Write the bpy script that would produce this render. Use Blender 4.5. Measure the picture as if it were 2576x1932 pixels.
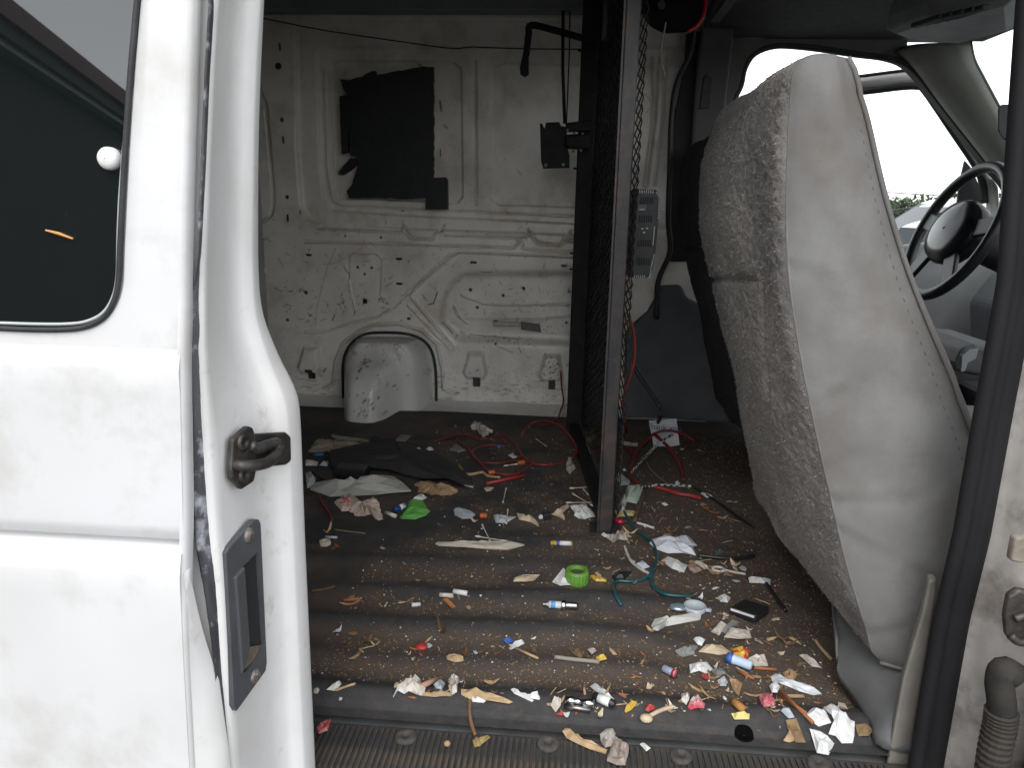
import bpy, bmesh, math, random
import numpy as np
from mathutils import Vector, Matrix

for o in list(bpy.data.objects): bpy.data.objects.remove(o)
SC = bpy.context.scene
COL = SC.collection
rnd = random.Random(7)
NPR = np.random.RandomState(5)

# ------------------------------------------------------------------ camera
CAM_H, CAM_D, FPX, CX, CY = .75, .933, 1863., 1288., 966.      # metres above van floor, metres outside mat edge, focal length in photo pixels
YAW, PIT, ROL = [math.radians(a) for a in (4.3, 13.7, 1.2)]
FW = np.array([-math.sin(YAW)*math.cos(PIT), math.cos(YAW)*math.cos(PIT), -math.sin(PIT)])
_r = np.array([math.cos(YAW), math.sin(YAW), 0.]); _u = np.cross(_r, FW)
RT = _r*math.cos(ROL)+_u*math.sin(ROL); UP = _u*math.cos(ROL)-_r*math.sin(ROL)
CP = np.array([0., -CAM_D, CAM_H])
cam = bpy.data.cameras.new('camera'); camo = bpy.data.objects.new('camera', cam); COL.objects.link(camo)
cam.sensor_fit = 'HORIZONTAL'; cam.sensor_width = 36; cam.lens = 36*FPX/2576.
cam.clip_start = .02; cam.clip_end = 2000
camo.matrix_world = Matrix(((RT[0], UP[0], -FW[0], CP[0]), (RT[1], UP[1], -FW[1], CP[1]), (RT[2], UP[2], -FW[2], CP[2]), (0, 0, 0, 1)))
SC.camera = camo
SC.render.resolution_x, SC.render.resolution_y = 1024, 769

# ------------------------------------------------------------------ light: bright overcast day
W = bpy.data.worlds.new('World'); SC.world = W; W.use_nodes = True
nt = W.node_tree; nt.nodes.clear()
sky = nt.nodes.new('ShaderNodeTexSky'); sky.sky_type = 'NISHITA'; sky.sun_disc = False
SUN_EL, SUN_AZ = 55, 186
sky.sun_elevation = math.radians(SUN_EL); sky.sun_rotation = math.radians(SUN_AZ)
sky.air_density = 1.0; sky.dust_density = 1.0; sky.ozone_density = 1.0
hs = nt.nodes.new('ShaderNodeHueSaturation'); hs.inputs['Saturation'].default_value = .16
bg = nt.nodes.new('ShaderNodeBackground'); bg.inputs['Strength'].default_value = .13
wo = nt.nodes.new('ShaderNodeOutputWorld')
nt.links.new(sky.outputs[0], hs.inputs['Color']); nt.links.new(hs.outputs[0], bg.inputs[0]); nt.links.new(bg.outputs[0], wo.inputs[0])
sun = bpy.data.lights.new('sun', 'SUN'); sun.energy = .5; sun.angle = math.radians(45); sun.color = (1, .97, .93)
suno = bpy.data.objects.new('sun', sun); COL.objects.link(suno)
_e, _a = math.radians(SUN_EL), math.radians(SUN_AZ)
_sd = Vector((math.sin(_a)*math.cos(_e), math.cos(_a)*math.cos(_e), math.sin(_e)))
suno.rotation_euler = _sd.to_track_quat('Z', 'Y').to_euler(); suno.location = (0, -6, 8)
VS = SC.view_settings; VS.view_transform = 'Standard'; VS.look = 'None'; VS.exposure = 1.66; VS.gamma = 1; VS.use_curve_mapping = False
SC.render.engine = 'CYCLES'
try:
    SC.cycles.use_denoising = True; SC.cycles.max_bounces = 10; SC.cycles.diffuse_bounces = 6
except Exception: pass

# ------------------------------------------------------------------ pixel helpers (a pixel is only a direction; the plane it touches gives the distance)
def ray(x, y): return FW+RT*(x-CX)/FPX-UP*(y-CY)/FPX
def on(ax, v, p):
    d = ray(*p); t = (v-CP[ax])/d[ax]; return CP+d*t
def onY(p, Y): return on(1, Y, p)
def onZ(p, Z=0.): return on(2, Z, p)
def onX(p, X): return on(0, X, p)
def onP(p, p0, n):
    d = ray(*p); t = np.dot(np.array(p0)-CP, n)/np.dot(d, n); return CP+d*t
def zm(x0, y0, s): return lambda *q: [(x0+x*s, y0+y*s) for x, y in q] if isinstance(q[0], (tuple, list)) else (x0+q[0]*s, y0+q[1]*s)
Z1, Z2, Z3, Z4 = zm(0, 0, .54237), zm(0, 800, .68254), zm(640, 0, .42198), zm(640, 560, .42198)
Z5, Z6, Z7, Z8 = zm(1280, 0, .42204), zm(1280, 600, .42204), zm(1780, 0, .48213), zm(1780, 800, .6821)
F1, F2, F3, F4 = zm(740, 1030, .27125), zm(1300, 1030, .27125), zm(780, 1450, .29053), zm(1360, 1450, .41591)
DD = zm(0, 0, 1.16456)

# ------------------------------------------------------------------ materials
MATS = {}
def nodes_of(name):
    m = bpy.data.materials.new(name); m.use_nodes = True; t = m.node_tree; t.nodes.clear()
    o = t.nodes.new('ShaderNodeOutputMaterial'); b = t.nodes.new('ShaderNodeBsdfPrincipled')
    t.links.new(b.outputs[0], o.inputs[0]); return m, t, b, o
def ramp(t, src, stops):
    r = t.nodes.new('ShaderNodeValToRGB'); e = r.color_ramp.elements
    while len(e) < len(stops): e.new(.5)
    for i, (p, c) in enumerate(stops):
        e[i].position = p; e[i].color = (c, c, c, 1) if isinstance(c, (int, float)) else (*c, 1)
    t.links.new(src, r.inputs[0]); return r.outputs[0]
def noise(t, scale, detail=4, rough=.55, vec=None, stretch=None):
    n = t.nodes.new('ShaderNodeTexNoise'); n.inputs['Scale'].default_value = scale; n.inputs['Detail'].default_value = detail; n.inputs['Roughness'].default_value = rough
    tc = t.nodes.new('ShaderNodeTexCoord')
    if stretch:
        mp = t.nodes.new('ShaderNodeMapping'); mp.inputs['Scale'].default_value = stretch
        t.links.new(tc.outputs['Object'], mp.inputs[0]); t.links.new(mp.outputs[0], n.inputs['Vector'])
    else: t.links.new(tc.outputs['Object'], n.inputs['Vector'])
    return n.outputs[0]
def mixc(t, fac, a, b):
    m = t.nodes.new('ShaderNodeMix'); m.data_type = 'RGBA'
    for i, v in ((0, fac), (6, a), (7, b)):
        if hasattr(v, 'is_linked'): t.links.new(v, m.inputs[i])
        else: m.inputs[i].default_value = v if i == 0 else (*v, 1)
    return m.outputs[2]
def bump(t, b, src, strength, dist=.002):
    n = t.nodes.new('ShaderNodeBump'); n.inputs['Strength'].default_value = strength; n.inputs['Distance'].default_value = dist
    t.links.new(src, n.inputs['Height']); t.links.new(n.outputs[0], b.inputs['Normal'])
def M(name, c1, c2=None, scale=30, rough=.6, metal=0, bmp=0, bscale=300, lo=.4, hi=.65, spec=.5, dirt=None, dscale=8, dlo=.5, dhi=.7, stretch=None, coat=0, attr=None, attrc=(.02, .015, .01), trans=0, sss=0):
    if name in MATS: return MATS[name]
    m, t, b, o = nodes_of(name)
    c = c1
    if c2 is not None: c = mixc(t, ramp(t, noise(t, scale, stretch=stretch), [(lo, 0), (hi, 1)]), c1, c2)
    if dirt is not None: c = mixc(t, ramp(t, noise(t, dscale, 8, .65), [(dlo, 0), (dhi, 1)]), c, dirt)
    if attr:
        a = t.nodes.new('ShaderNodeAttribute'); a.attribute_name = attr
        c = mixc(t, a.outputs['Fac'], c, attrc)
    if isinstance(c, tuple): b.inputs['Base Color'].default_value = (*c, 1)
    else: t.links.new(c, b.inputs['Base Color'])
    b.inputs['Roughness'].default_value = rough; b.inputs['Metallic'].default_value = metal
    b.inputs['Specular IOR Level'].default_value = spec; b.inputs['Coat Weight'].default_value = coat
    if trans: b.inputs['Transmission Weight'].default_value = trans
    if bmp: bump(t, b, noise(t, bscale, 5, .6), bmp)
    MATS[name] = m; return m
def glass(name, tint, refl=.05, rough=.0):
    m = bpy.data.materials.new(name); m.use_nodes = True; t = m.node_tree; t.nodes.clear()
    o = t.nodes.new('ShaderNodeOutputMaterial'); tr = t.nodes.new('ShaderNodeBsdfTransparent'); tr.inputs[0].default_value = (*tint, 1)
    g = t.nodes.new('ShaderNodeBsdfGlossy'); g.inputs['Roughness'].default_value = rough
    mx = t.nodes.new('ShaderNodeMixShader'); mx.inputs[0].default_value = refl
    t.links.new(tr.outputs[0], mx.inputs[1]); t.links.new(g.outputs[0], mx.inputs[2]); t.links.new(mx.outputs[0], o.inputs[0])
    MATS[name] = m; return m

paint = M('white_paint', (.64, .645, .65), (.58, .58, .57), 3, .30, dirt=(.44, .42, .38), dscale=9, dlo=.50, dhi=.85, coat=.3, spec=.5)
jambpaint = M('jamb_paint', (.78, .78, .77), (.71, .70, .68), 9, .4, dirt=(.46, .42, .36), dscale=22, dlo=.6, dhi=.85, bmp=.08, bscale=40)
wallpaint = M('wall_paint', (.80, .765, .705), (.67, .635, .575), 5, .32, dirt=(.40, .33, .25), dscale=7, dlo=.50, dhi=.85, attr='stain', bmp=.1, bscale=60)
housepaint = M('housing_paint', (.66, .65, .62), (.56, .54, .50), 8, .28, dirt=(.30, .155, .08), dscale=17, dlo=.60, dhi=.78, attr='stain', attrc=(.05, .022, .01))
roofpaint = M('roof_paint', (.50, .49, .46), (.40, .38, .35), 4, .55)
blackrub = M('black_rubber', (.018, .018, .02), (.03, .03, .032), 40, .55, bmp=.3, bscale=200)
sealrub = M('weathered_seal', (.03, .03, .035), (.10, .10, .11), 25, .6, bmp=.4, bscale=90, stretch=(1, 1, .25), dirt=(.42, .44, .47), dscale=30, dlo=.52, dhi=.66)
blackmet = M('black_metal', (.007, .007, .008), (.013, .013, .014), 30, .65, bmp=.1, spec=.25)
steel = M('steel', (.35, .34, .33), (.2, .19, .18), 30, .35, 1)
greymet = M('dull_grey_metal', (.11, .115, .11), (.07, .075, .07), 40, .5, .5)
rust = M('rusty_steel', (.024, .025, .029), (.045, .037, .034), 30, .42, .2, dirt=(.078, .050, .037), dscale=28, dlo=.50, dhi=.70, bmp=.3, bscale=120, stretch=(1, 1, .35))
matmat = M('floor_mat', (.033, .033, .035), (.024, .024, .025), 16, .75, bmp=.6, bscale=420, dirt=(.054, .045, .038), dscale=55, dlo=.46, dhi=.72, attr='dirt', attrc=(.074, .057, .046))
dirtm = M('soil', (.09, .06, .04), (.06, .04, .028), 80, .95)
scuffm = M('scuff_plate', (.035, .034, .034), (.06, .055, .05), 18, .6, dirt=(.10, .075, .05), dscale=22, dlo=.5, dhi=.72, bmp=.2)
plasticgrey = M('grey_plastic', (.12, .122, .122), (.10, .10, .10), 20, .5, bmp=.15, bscale=500)
darktrim = M('dark_trim', (.045, .047, .053), (.035, .036, .04), 15, .7, bmp=.3, bscale=400)
headl = M('headliner', (.16, .165, .16), (.13, .135, .13), 40, .95, bmp=.4, bscale=500)
beigetrim = M('beige_trim', (.24, .23, .20), (.20, .19, .165), 6, .6, bmp=.1, bscale=300)
pillartrim = M('pillar_trim', (.26, .265, .235), (.22, .225, .20), 8, .6, bmp=.15, bscale=400)
fab = M('seat_vinyl', (.205, .202, .196), (.172, .167, .16), 11, .85, dirt=(.135, .118, .10), dscale=6, dlo=.45, dhi=.72, bmp=.35, bscale=700)
shag = M('seat_pile', (.38, .355, .325), (.29, .27, .25), 160, .95, dirt=(.185, .173, .165), dscale=4, dlo=.42, dhi=.72, bmp=.8, bscale=420)
shadefab = M('shaded_fabric', (.05, .05, .052), (.035, .035, .036), 30, .9, bmp=.4, bscale=400)  # driver seat cloth, its shadow put into the dark colour
pianoblk = M('glossy_black', (.012, .013, .015), None, rough=.22)
wheelm = M('steering_leather', (.014, .015, .016), (.02, .02, .02), 60, .38, bmp=.1)
tint = M('tinted_glass', (.006, .008, .008), None, rough=.015, spec=1.0, dirt=(.02, .022, .022), dscale=90, dlo=.66, dhi=.70)
clearg = glass('clear_glass', (.92, .95, .93))

# ------------------------------------------------------------------ mesh helpers
def link(o, parent=None):
    COL.objects.link(o)
    if parent is not None: o.parent = parent
    return o
def tag(o, label=None, cat=None, group=None, kind=None):
    if label: o['label'] = label
    if cat: o['category'] = cat
    if group: o['group'] = group
    if kind: o['kind'] = kind
    return o
def empty(name, loc=(0, 0, 0)):
    o = bpy.data.objects.new(name, None); o.empty_display_size = .05; o.location = loc; return link(o)
def mesh(name, v, f, mat, parent=None, smooth=False):
    me = bpy.data.meshes.new(name); me.from_pydata([tuple(map(float, p)) for p in v], [], [tuple(q) for q in f]); me.materials.append(mat)
    if smooth: me.polygons.foreach_set('use_smooth', [True]*len(me.polygons))
    me.update(); o = bpy.data.objects.new(name, me); link(o)
    if parent is not None:
        o.parent = parent; o.matrix_parent_inverse = Matrix.Translation(-Vector(parent_loc(parent)))
    return o
def parent_loc(p):
    return Vector(p.location) if p.type == 'EMPTY' else Vector((0, 0, 0))     # mesh parts sit at the world origin
def fixn(o):
    bm = bmesh.new(); bm.from_mesh(o.data); bmesh.ops.recalc_face_normals(bm, faces=bm.faces); bm.to_mesh(o.data); bm.free(); return o
class MB:
    def __init__(s): s.v, s.f = [], []
    def add(s, v, f):
        n = len(s.v); s.v += [tuple(map(float, p)) for p in v]; s.f += [tuple(i+n for i in q) for q in f]; return s
    def box(s, c, d, rz=0, R=None):
        c = np.array(c, float); h = np.array(d, float)/2; P = []
        A = np.eye(3) if R is None else np.array(R)
        if rz: ca, sa = math.cos(rz), math.sin(rz); A = np.array([[ca, -sa, 0], [sa, ca, 0], [0, 0, 1]])
        for i in range(8):
            q = np.array([(1 if i & 1 else -1)*h[0], (1 if i & 2 else -1)*h[1], (1 if i & 4 else -1)*h[2]]); P.append(c+A@q)
        return s.add(P, [(0, 2, 3, 1), (4, 5, 7, 6), (0, 1, 5, 4), (2, 6, 7, 3), (0, 4, 6, 2), (1, 3, 7, 5)])
    def bar(s, a, b, w, h, upv=(0, 0, 1)):
        a, b = np.array(a, float), np.array(b, float); d = b-a; L = np.linalg.norm(d); d /= L
        upv = np.array(upv, float)
        if abs(d@upv) > .95: upv = np.array([1., 0, 0])
        x = np.cross(d, upv); x /= np.linalg.norm(x); y = np.cross(x, d)
        return s.box((a+b)/2, (w, L, h), R=np.stack([x, d, y], 1))
    def tube(s, pts, r, n=8, cap=True):
        P = [np.array(p, float) for p in pts]; R = r if hasattr(r, '__len__') else [r]*len(P); V = []; Fc = []
        pv = None
        for i, p in enumerate(P):
            d = P[min(i+1, len(P)-1)]-P[max(i-1, 0)]; d = d/(np.linalg.norm(d)+1e-12)
            if pv is None:
                a = np.array([0, 0, 1.]) if abs(d[2]) < .9 else np.array([1., 0, 0])
            else: a = pv
            x = np.cross(a, d); x /= np.linalg.norm(x)+1e-12; y = np.cross(d, x); pv = y
            for k in range(n):
                t = 2*math.pi*k/n; V.append(p+R[i]*(math.cos(t)*x+math.sin(t)*y))
        for i in range(len(P)-1):
            for k in range(n): Fc.append((i*n+k, i*n+(k+1) % n, (i+1)*n+(k+1) % n, (i+1)*n+k))
        if cap: Fc.append(tuple(range(n))[::-1]); Fc.append(tuple((len(P)-1)*n+k for k in range(n)))
        return s.add(V, Fc)
    def prism(s, poly, off):
        n = len(poly); off = np.array(off, float); P = [np.array(p, float) for p in poly]
        return s.add(P+[p+off for p in P], [tuple(range(n))[::-1], tuple(range(n, 2*n))]+[(i, (i+1) % n, n+(i+1) % n, n+i) for i in range(n)])
    def loft(s, rows, closed=False):
        m = len(rows[0]); V = [p for r in rows for p in r]; Fc = []
        for i in range(len(rows)-1):
            for k in range(m if closed else m-1): Fc.append((i*m+k, i*m+(k+1) % m, (i+1)*m+(k+1) % m, (i+1)*m+k))
        return s.add(V, Fc)
    def build(s, name, mat, parent=None, smooth=False): return fixn(mesh(name, s.v, s.f, mat, parent, smooth))
def spline(pts, n=6):
    P = [np.array(p, float) for p in pts]; P = [2*P[0]-P[1]]+P+[2*P[-1]-P[-2]]; out = []
    for i in range(1, len(P)-2):
        for k in range(n):
            t = k/n; a, b, c, d = P[i-1], P[i], P[i+1], P[i+2]
            out.append(.5*((2*b)+(c-a)*t+(2*a-5*b+4*c-d)*t*t+(3*b-a-3*c+d)*t**3))
    out.append(P[-2]); return out
def bevel(o, w=.002, seg=2):
    m = o.modifiers.new('bevel', 'BEVEL'); m.width = w; m.segments = seg; m.limit_method = 'ANGLE'; return o
def solid(o, th, off=-1):
    m = o.modifiers.new('solid', 'SOLIDIFY'); m.thickness = th; m.offset = off; return o
def interp(poly, key, z):          # polyline of 3-D points -> point at height z
    P = sorted([tuple(p) for p in poly], key=lambda p: p[2]); zs = [p[2] for p in P]
    return [float(np.interp(z, zs, [p[i] for p in P])) for i in range(3)]
def vnoise(shape, cells, rs):      # smooth value noise on a grid
    g = rs.rand(cells[0]+2, cells[1]+2); a = np.linspace(0, cells[0], shape[0]); b = np.linspace(0, cells[1], shape[1])
    ia, ib = a.astype(int), b.astype(int); fa, fb = a-ia, b-ib; fa, fb = fa*fa*(3-2*fa), fb*fb*(3-2*fb)
    A = g[np.ix_(ia, ib)]; B = g[np.ix_(ia+1, ib)]; C = g[np.ix_(ia, ib+1)]; D = g[np.ix_(ia+1, ib+1)]
    fa, fb = fa[:, None], fb[None]
    return A*(1-fa)*(1-fb)+B*fa*(1-fb)+C*(1-fa)*fb+D*fa*fb
def dpoly(X, Zc, pts):             # distance of a grid to a polyline
    d = np.full(X.shape, 9.)
    for (ax, az), (bx, bz) in zip(pts[:-1], pts[1:]):
        ux, uz = bx-ax, bz-az; L = ux*ux+uz*uz+1e-12
        t = np.clip(((X-ax)*ux+(Zc-az)*uz)/L, 0, 1); d = np.minimum(d, np.hypot(X-ax-t*ux, Zc-az-t*uz))
    return d
def inpoly(X, Zc, pts):
    ins = np.zeros(X.shape, bool); n = len(pts)
    for i in range(n):
        (x1, y1), (x2, y2) = pts[i], pts[(i+1) % n]
        c = ((y1 > Zc) != (y2 > Zc)) & (X < (x2-x1)*(Zc-y1)/((y2-y1) if y2 != y1 else 1e-9)+x1); ins ^= c
    return ins
def gridmesh(name, P, keep, mat, parent, attrs={}):
    nz, nx = P.shape[:2]; idx = np.arange(nz*nx).reshape(nz, nx)
    q = np.stack([idx[:-1, :-1], idx[:-1, 1:], idx[1:, 1:], idx[1:, :-1]], -1)[keep[:-1, :-1] if keep is not None else np.ones((nz-1, nx-1), bool)]
    me = bpy.data.meshes.new(name); me.vertices.add(nz*nx); me.vertices.foreach_set('co', P.reshape(-1).astype(np.float32))
    nf = len(q); me.loops.add(nf*4); me.loops.foreach_set('vertex_index', q.reshape(-1).astype(np.int32))
    me.polygons.add(nf); me.polygons.foreach_set('loop_start', (np.arange(nf)*4).astype(np.int32)); me.polygons.foreach_set('loop_total', np.full(nf, 4, np.int32))
    me.polygons.foreach_set('use_smooth', np.ones(nf, bool)); me.update(calc_edges=True)
    for k, a in attrs.items():
        at = me.attributes.new(k, 'FLOAT', 'POINT'); at.data.foreach_set('value', a.reshape(-1).astype(np.float32))
    me.materials.append(mat); o = bpy.data.objects.new(name, me); link(o)
    if parent is not None: o.parent = parent; o.matrix_parent_inverse = Matrix.Translation(-parent_loc(parent))
    return o
# ================================================================== ground and outside
GZ = -.66
g = MB(); g.add([(-400, -400, GZ), (400, -400, GZ), (400, 600, GZ), (-400, 600, GZ)], [(0, 1, 2, 3)])
tag(g.build('ground', M('gravel_yard', (.085, .083, .08), (.06, .058, .055), 30, .95, bmp=.5, bscale=60)), kind='structure')

WY = 1.733                       # inner face of the far side wall, level with the floor
ZB, LEAN = .72, .05              # beltline height and tumblehome above it
def wallY(z): return WY-np.maximum(0, np.asarray(z)-ZB)*LEAN
def onWall(p):
    q = onY(p, WY)
    if q[2] > ZB: q = onP(p, (0, WY, ZB), np.array([0, 1., LEAN]))
    return q
def WX(pts): return [(q[0], q[2]) for q in (onWall(p) for p in pts)]

van = tag(empty('van', (0, .8, 0)), 'white cargo van with stripped dirty interior seen through its open side door', 'van')

# ---------------- far side wall: pressed sheet steel with real ribs, steps and punched holes
nx, nz = 640, 540
xs = np.linspace(-1.12, .50, nx); zs = np.linspace(-.02, 1.44, nz); GX, GZZ = np.meshgrid(xs, zs)
Hh = np.zeros_like(GX)           # towards the camera
def groove(pts, w, d):
    global Hh
    t = dpoly(GX, GZZ, WX(pts)); Hh = Hh+2.3*d*np.exp(-(t/w*1.25)**2)
def plateau(pts, d, soft=.006):
    global Hh
    P = WX(pts); t = dpoly(GX, GZZ, P+[P[0]]); s = np.where(inpoly(GX, GZZ, P), t, -t); Hh = Hh+(2.2 if soft < .01 else 1.6)*d/(1+np.exp(-s/soft*3.4))
# window pressings
plateau(Z3((240, 150), (250, 900), (275, 1230), (320, 1310), (390, 1345), (2900, 1440), (2900, 120), (300, 120)), -.012, .004)
plateau(Z3((350, 300), (375, 1000), (395, 1190), (440, 1250), (800, 1280), (2900, 1385), (2900, 265), (400, 262)), -.009, .003)
plateau(Z3((480, 340), (1170, 350), (1220, 390), (1230, 1170), (1200, 1210), (480, 1180), (450, 1120), (430, 500), (440, 370)), -.006, .003)
plateau(Z3((1480, 360), (1420, 380), (1400, 430), (1400, 1180), (1440, 1220), (2900, 1270), (2900, 380)), -.006, .003)
groove(Z3((1305, 350), (1310, 1215)), .005, -.008)
groove(Z3((395, 420), (415, 1000), (445, 1190), (500, 1225), (1940, 1290)), .004, .005)
groove(Z3((-60, 500), (30, 520), (70, 640), (100, 1000), (115, 1200), (95, 1290), (40, 1325), (-80, 1330)), .005, -.009)
# lower lip of the window pressing, with two brackets
for pts in (Z3((390, 1350), (870, 1372)), Z3((880, 1345), (935, 1420), (1060, 1425), (1085, 1380), (1125, 1372)), Z3((1140, 1390), (1620, 1410)), Z3((1640, 1385), (1690, 1445), (1820, 1462), (1850, 1420), (1940, 1440), (2300, 1450))):
    groove(pts, .0045, -.012)
    groove([(x, y+5) for x, y in pts], .004, .007)
for p in (Z3((880, 1330), (885, 1370)), Z3((1128, 1345), (1132, 1380)), Z3((1632, 1370), (1638, 1405)), Z3((1884, 1380), (1888, 1420))): groove(p, .004, .012)
for pts in (Z3((310, 1440), (900, 1452), (1545, 1478), (1575, 1450), (1575, 1420)), Z3((1590, 1430), (1605, 1480), (1640, 1490), (2300, 1515)), Z3((-60, 1412), (85, 1415), (100, 1430)), Z4((30, 265), (60, 275), (60, 290))): groove(pts, .005, .008)
# lower panel
for pts, w, d in ((Z4((560, 330), (560, 200), (580, 190), (720, 195), (748, 225), (745, 430)), .004, -.008), (Z4((510, 215), (560, 300), (575, 420), (605, 525)), .003, .004),
                  (Z4((2000, 205), (1220, 172), (1170, 200), (960, 390), (935, 440), (1000, 520), (1190, 750)), .005, .008),
                  (Z4((820, 510), (900, 430), (1000, 340), (1160, 190)), .005, -.007), (Z4((310, 650), (420, 650), (600, 590), (740, 565), (820, 510)), .005, .007),
                  (Z4((920, 495), (1175, 762)), .004, .006),
                  (Z4((410, 990), (470, 960), (490, 820), (530, 720), (620, 650), (720, 605), (860, 600), (1000, 640), (1090, 720), (1120, 850), (1130, 990), (1210, 1015)), .006, .009),
                  (Z4((1230, 440), (1370, 490), (1500, 500), (2000, 488)), .0035, .007), (Z4((1220, 580), (1700, 582), (2000, 552)), .0035, .006), (Z4((1180, 500), (1200, 560), (1260, 605)), .003, .005)):
    groove(pts, w, d)
plateau(Z4((2200, 300), (1250, 310), (1180, 360), (1120, 470), (1120, 600), (1210, 695), (1860, 722), (2200, 730)), -.022, .016)
for cx, cy in ((342, 870), (1322, 900), (1772, 915)):
    plateau(Z4((cx-38, cy-125), (cx+42, cy-125), (cx+62, cy-10), (cx+50, cy+20), (cx-50, cy+20), (cx-72, cy-10)), .016, .008)
plateau(Z4((-300, 1040), (525, 1052), (525, 1250), (-300, 1250)), -.018, .003)
plateau(Z4((1085, 1085), (1860, 1112), (2600, 1140), (2600, 1400), (1085, 1400)), -.018, .003)
# cab part: vertical pressings
for a, b in ((860, 870), (900, 880), (945, 930)): groove(Z5((a, 330), (b, 700), (b-50, 1100)), .006, -.008)
# punched holes
keep = np.ones_like(GX, bool)
def hole_rect(p, w, h, Z=Z4):
    c = onWall(Z(*p)); s = .42198/FPX*2.55
    keep[(abs(GX-c[0]) < w/2*s) & (abs(GZZ-c[2]) < h/2*s)] = False
def hole_dot(p, r, Z=Z4):
    c = onWall(Z(*p)); s = .42198/FPX*2.55
    keep[np.hypot(GX-c[0], GZZ-c[2]) < max(r*s, .0028)] = False
for p in ((323, 193), (860, 217), (1305, 237), (1845, 258), (863, 365)): hole_rect(p, 38, 14)
for p in ((340, 900), (1322, 945), (1770, 965)): hole_rect(p, 46, 74)
hole_rect((918, 573), 24, 12); hole_rect((865, 1258), 22, 10, Z3)
for p, r in (((540, 80), 8), ((752, 90), 8), ((615, 268), 9), ((697, 271), 9), ((655, 308), 8), ((657, 470), 17), ((195, 582), 11), ((305, 418), 13), ((1278, 410), 12), ((1475, 443), 11), ((1600, 400), 11), ((1875, 420), 11), ((1320, 515), 11), ((332, 555), 7), ((1430, 600), 14), ((1857, 608), 10), ((1435, 727), 8)): hole_dot(p, r)
for p, r in (((162, 715), 13), ((193, 1175), 12), ((140, 395), 20), ((535, 1163), 8)): hole_dot(p, r, Z3)
for p, w, h in (((170, 835), 14, 46), ((195, 1303), 14, 42), ((148, 280), 12, 44), ((1088, 905), 10, 50), ((270, 1265), 9, 24)): hole_rect(p, w, h, Z3)
# grime with shapes of its own: tar specks, scratches, scuffs
stain = np.zeros_like(GX)
def speck(cx, cz, r, v=1., el=1., an=0.):
    global stain
    m = (abs(GX-cx) < r*3) & (abs(GZZ-cz) < r*3); 
    if not m.any(): return
    dx, dz = GX[m]-cx, GZZ[m]-cz; u = dx*math.cos(an)+dz*math.sin(an); w = -dx*math.sin(an)+dz*math.cos(an)
    d = np.hypot(u/el, w*el); stain[m] = np.maximum(stain[m], v*np.clip(1.6-d/r*1.2, 0, 1))
def cluster(p, n, sx, sz, r0, r1, Z=Z4):
    c = onWall(Z(*p)); s = .42198/FPX*2.55
    for _ in range(n): speck(c[0]+NPR.randn()*sx*s, c[2]+NPR.randn()*sz*s, NPR.uniform(r0, r1), NPR.uniform(.4, 1), NPR.uniform(1, 1.8), NPR.uniform(0, 3.1))
for a in (((230, 405), 30, 60, 8, .001, .003), ((530, 480), 26, 18, 26, .001, .0035), ((657, 470), 16, 12, 22, .001, .003), ((760, 465), 20, 18, 12, .0012, .0045), ((1780, 850), 60, 25, 45, .001, .004), ((1400, 700), 60, 160, 25, .001, .003), ((1500, 450), 40, 200, 60, .001, .0022), ((1560, 960), 90, 130, 60, .001, .0022), ((300, 450), 40, 160, 140, .001, .002), ((200, 500), 10, 15, 15, .002, .004), ((1740, 640), 20, 60, 20, .001, .003), ((1850, 262), 8, 12, 8, .002, .004), ((1700, 300), 8, 8, 14, .001, .003)): cluster(*a)
for _ in range(520): speck(NPR.uniform(-1.1, .1), NPR.uniform(0, 1.0)**1.3, NPR.uniform(.0008, .002), NPR.uniform(.3, .9), NPR.uniform(1, 2), NPR.uniform(0, 3))
def scratch(pts, w, v):
    global stain
    j = [(x+NPR.uniform(-4, 4), y+NPR.uniform(-4, 4)) for x, y in pts]; d = dpoly(GX, GZZ, WX(j)); stain = np.maximum(stain, v*np.clip(1.4-d/w, 0, 1))
for pts, w, v in ((Z4((480, 150), (470, 200), (430, 260), (400, 390), (375, 500), (365, 620)), .0013, .5), (Z4((400, 245), (470, 240), (560, 205), (640, 150)), .0012, .45), (Z4((500, 190), (540, 260), (580, 340)), .0015, .6), (Z4((1095, 405), (1070, 480), (1045, 490)), .0025, .9), (Z4((1340, 293), (1425, 295)), .0014, .8), (Z4((1425, 235), (1445, 300)), .001, .5), (Z4((410, 900), (425, 870)), .003, .9), (Z4((470, 580), (478, 550)), .0028, .8), (Z4((1180, 500), (1200, 560), (1260, 605)), .0016, .8), (Z4((1110, 600), (1180, 665)), .0018, .8), (Z4((150, 200), (180, 270)), .0014, .6), (Z4((1580, 745), (1600, 780)), .002, .8), (Z4((1700, 505), (1740, 500)), .002, .7), (Z4((1440, 740), (1530, 765)), .0025, .45), (Z4((550, 1050), (300, 1040)), .002, .5), (Z4((1085, 1080), (1860, 1105)), .003, .5), (Z4((1280, 680), (1560, 695)), .0016, .7), (Z3((960, 365), (980, 385)), .003, .7), (Z3((1090, 580), (1095, 640)), .004, .8), (Z3((1120, 740), (1135, 760)), .004, .5)): scratch(pts, w, v)
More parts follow.
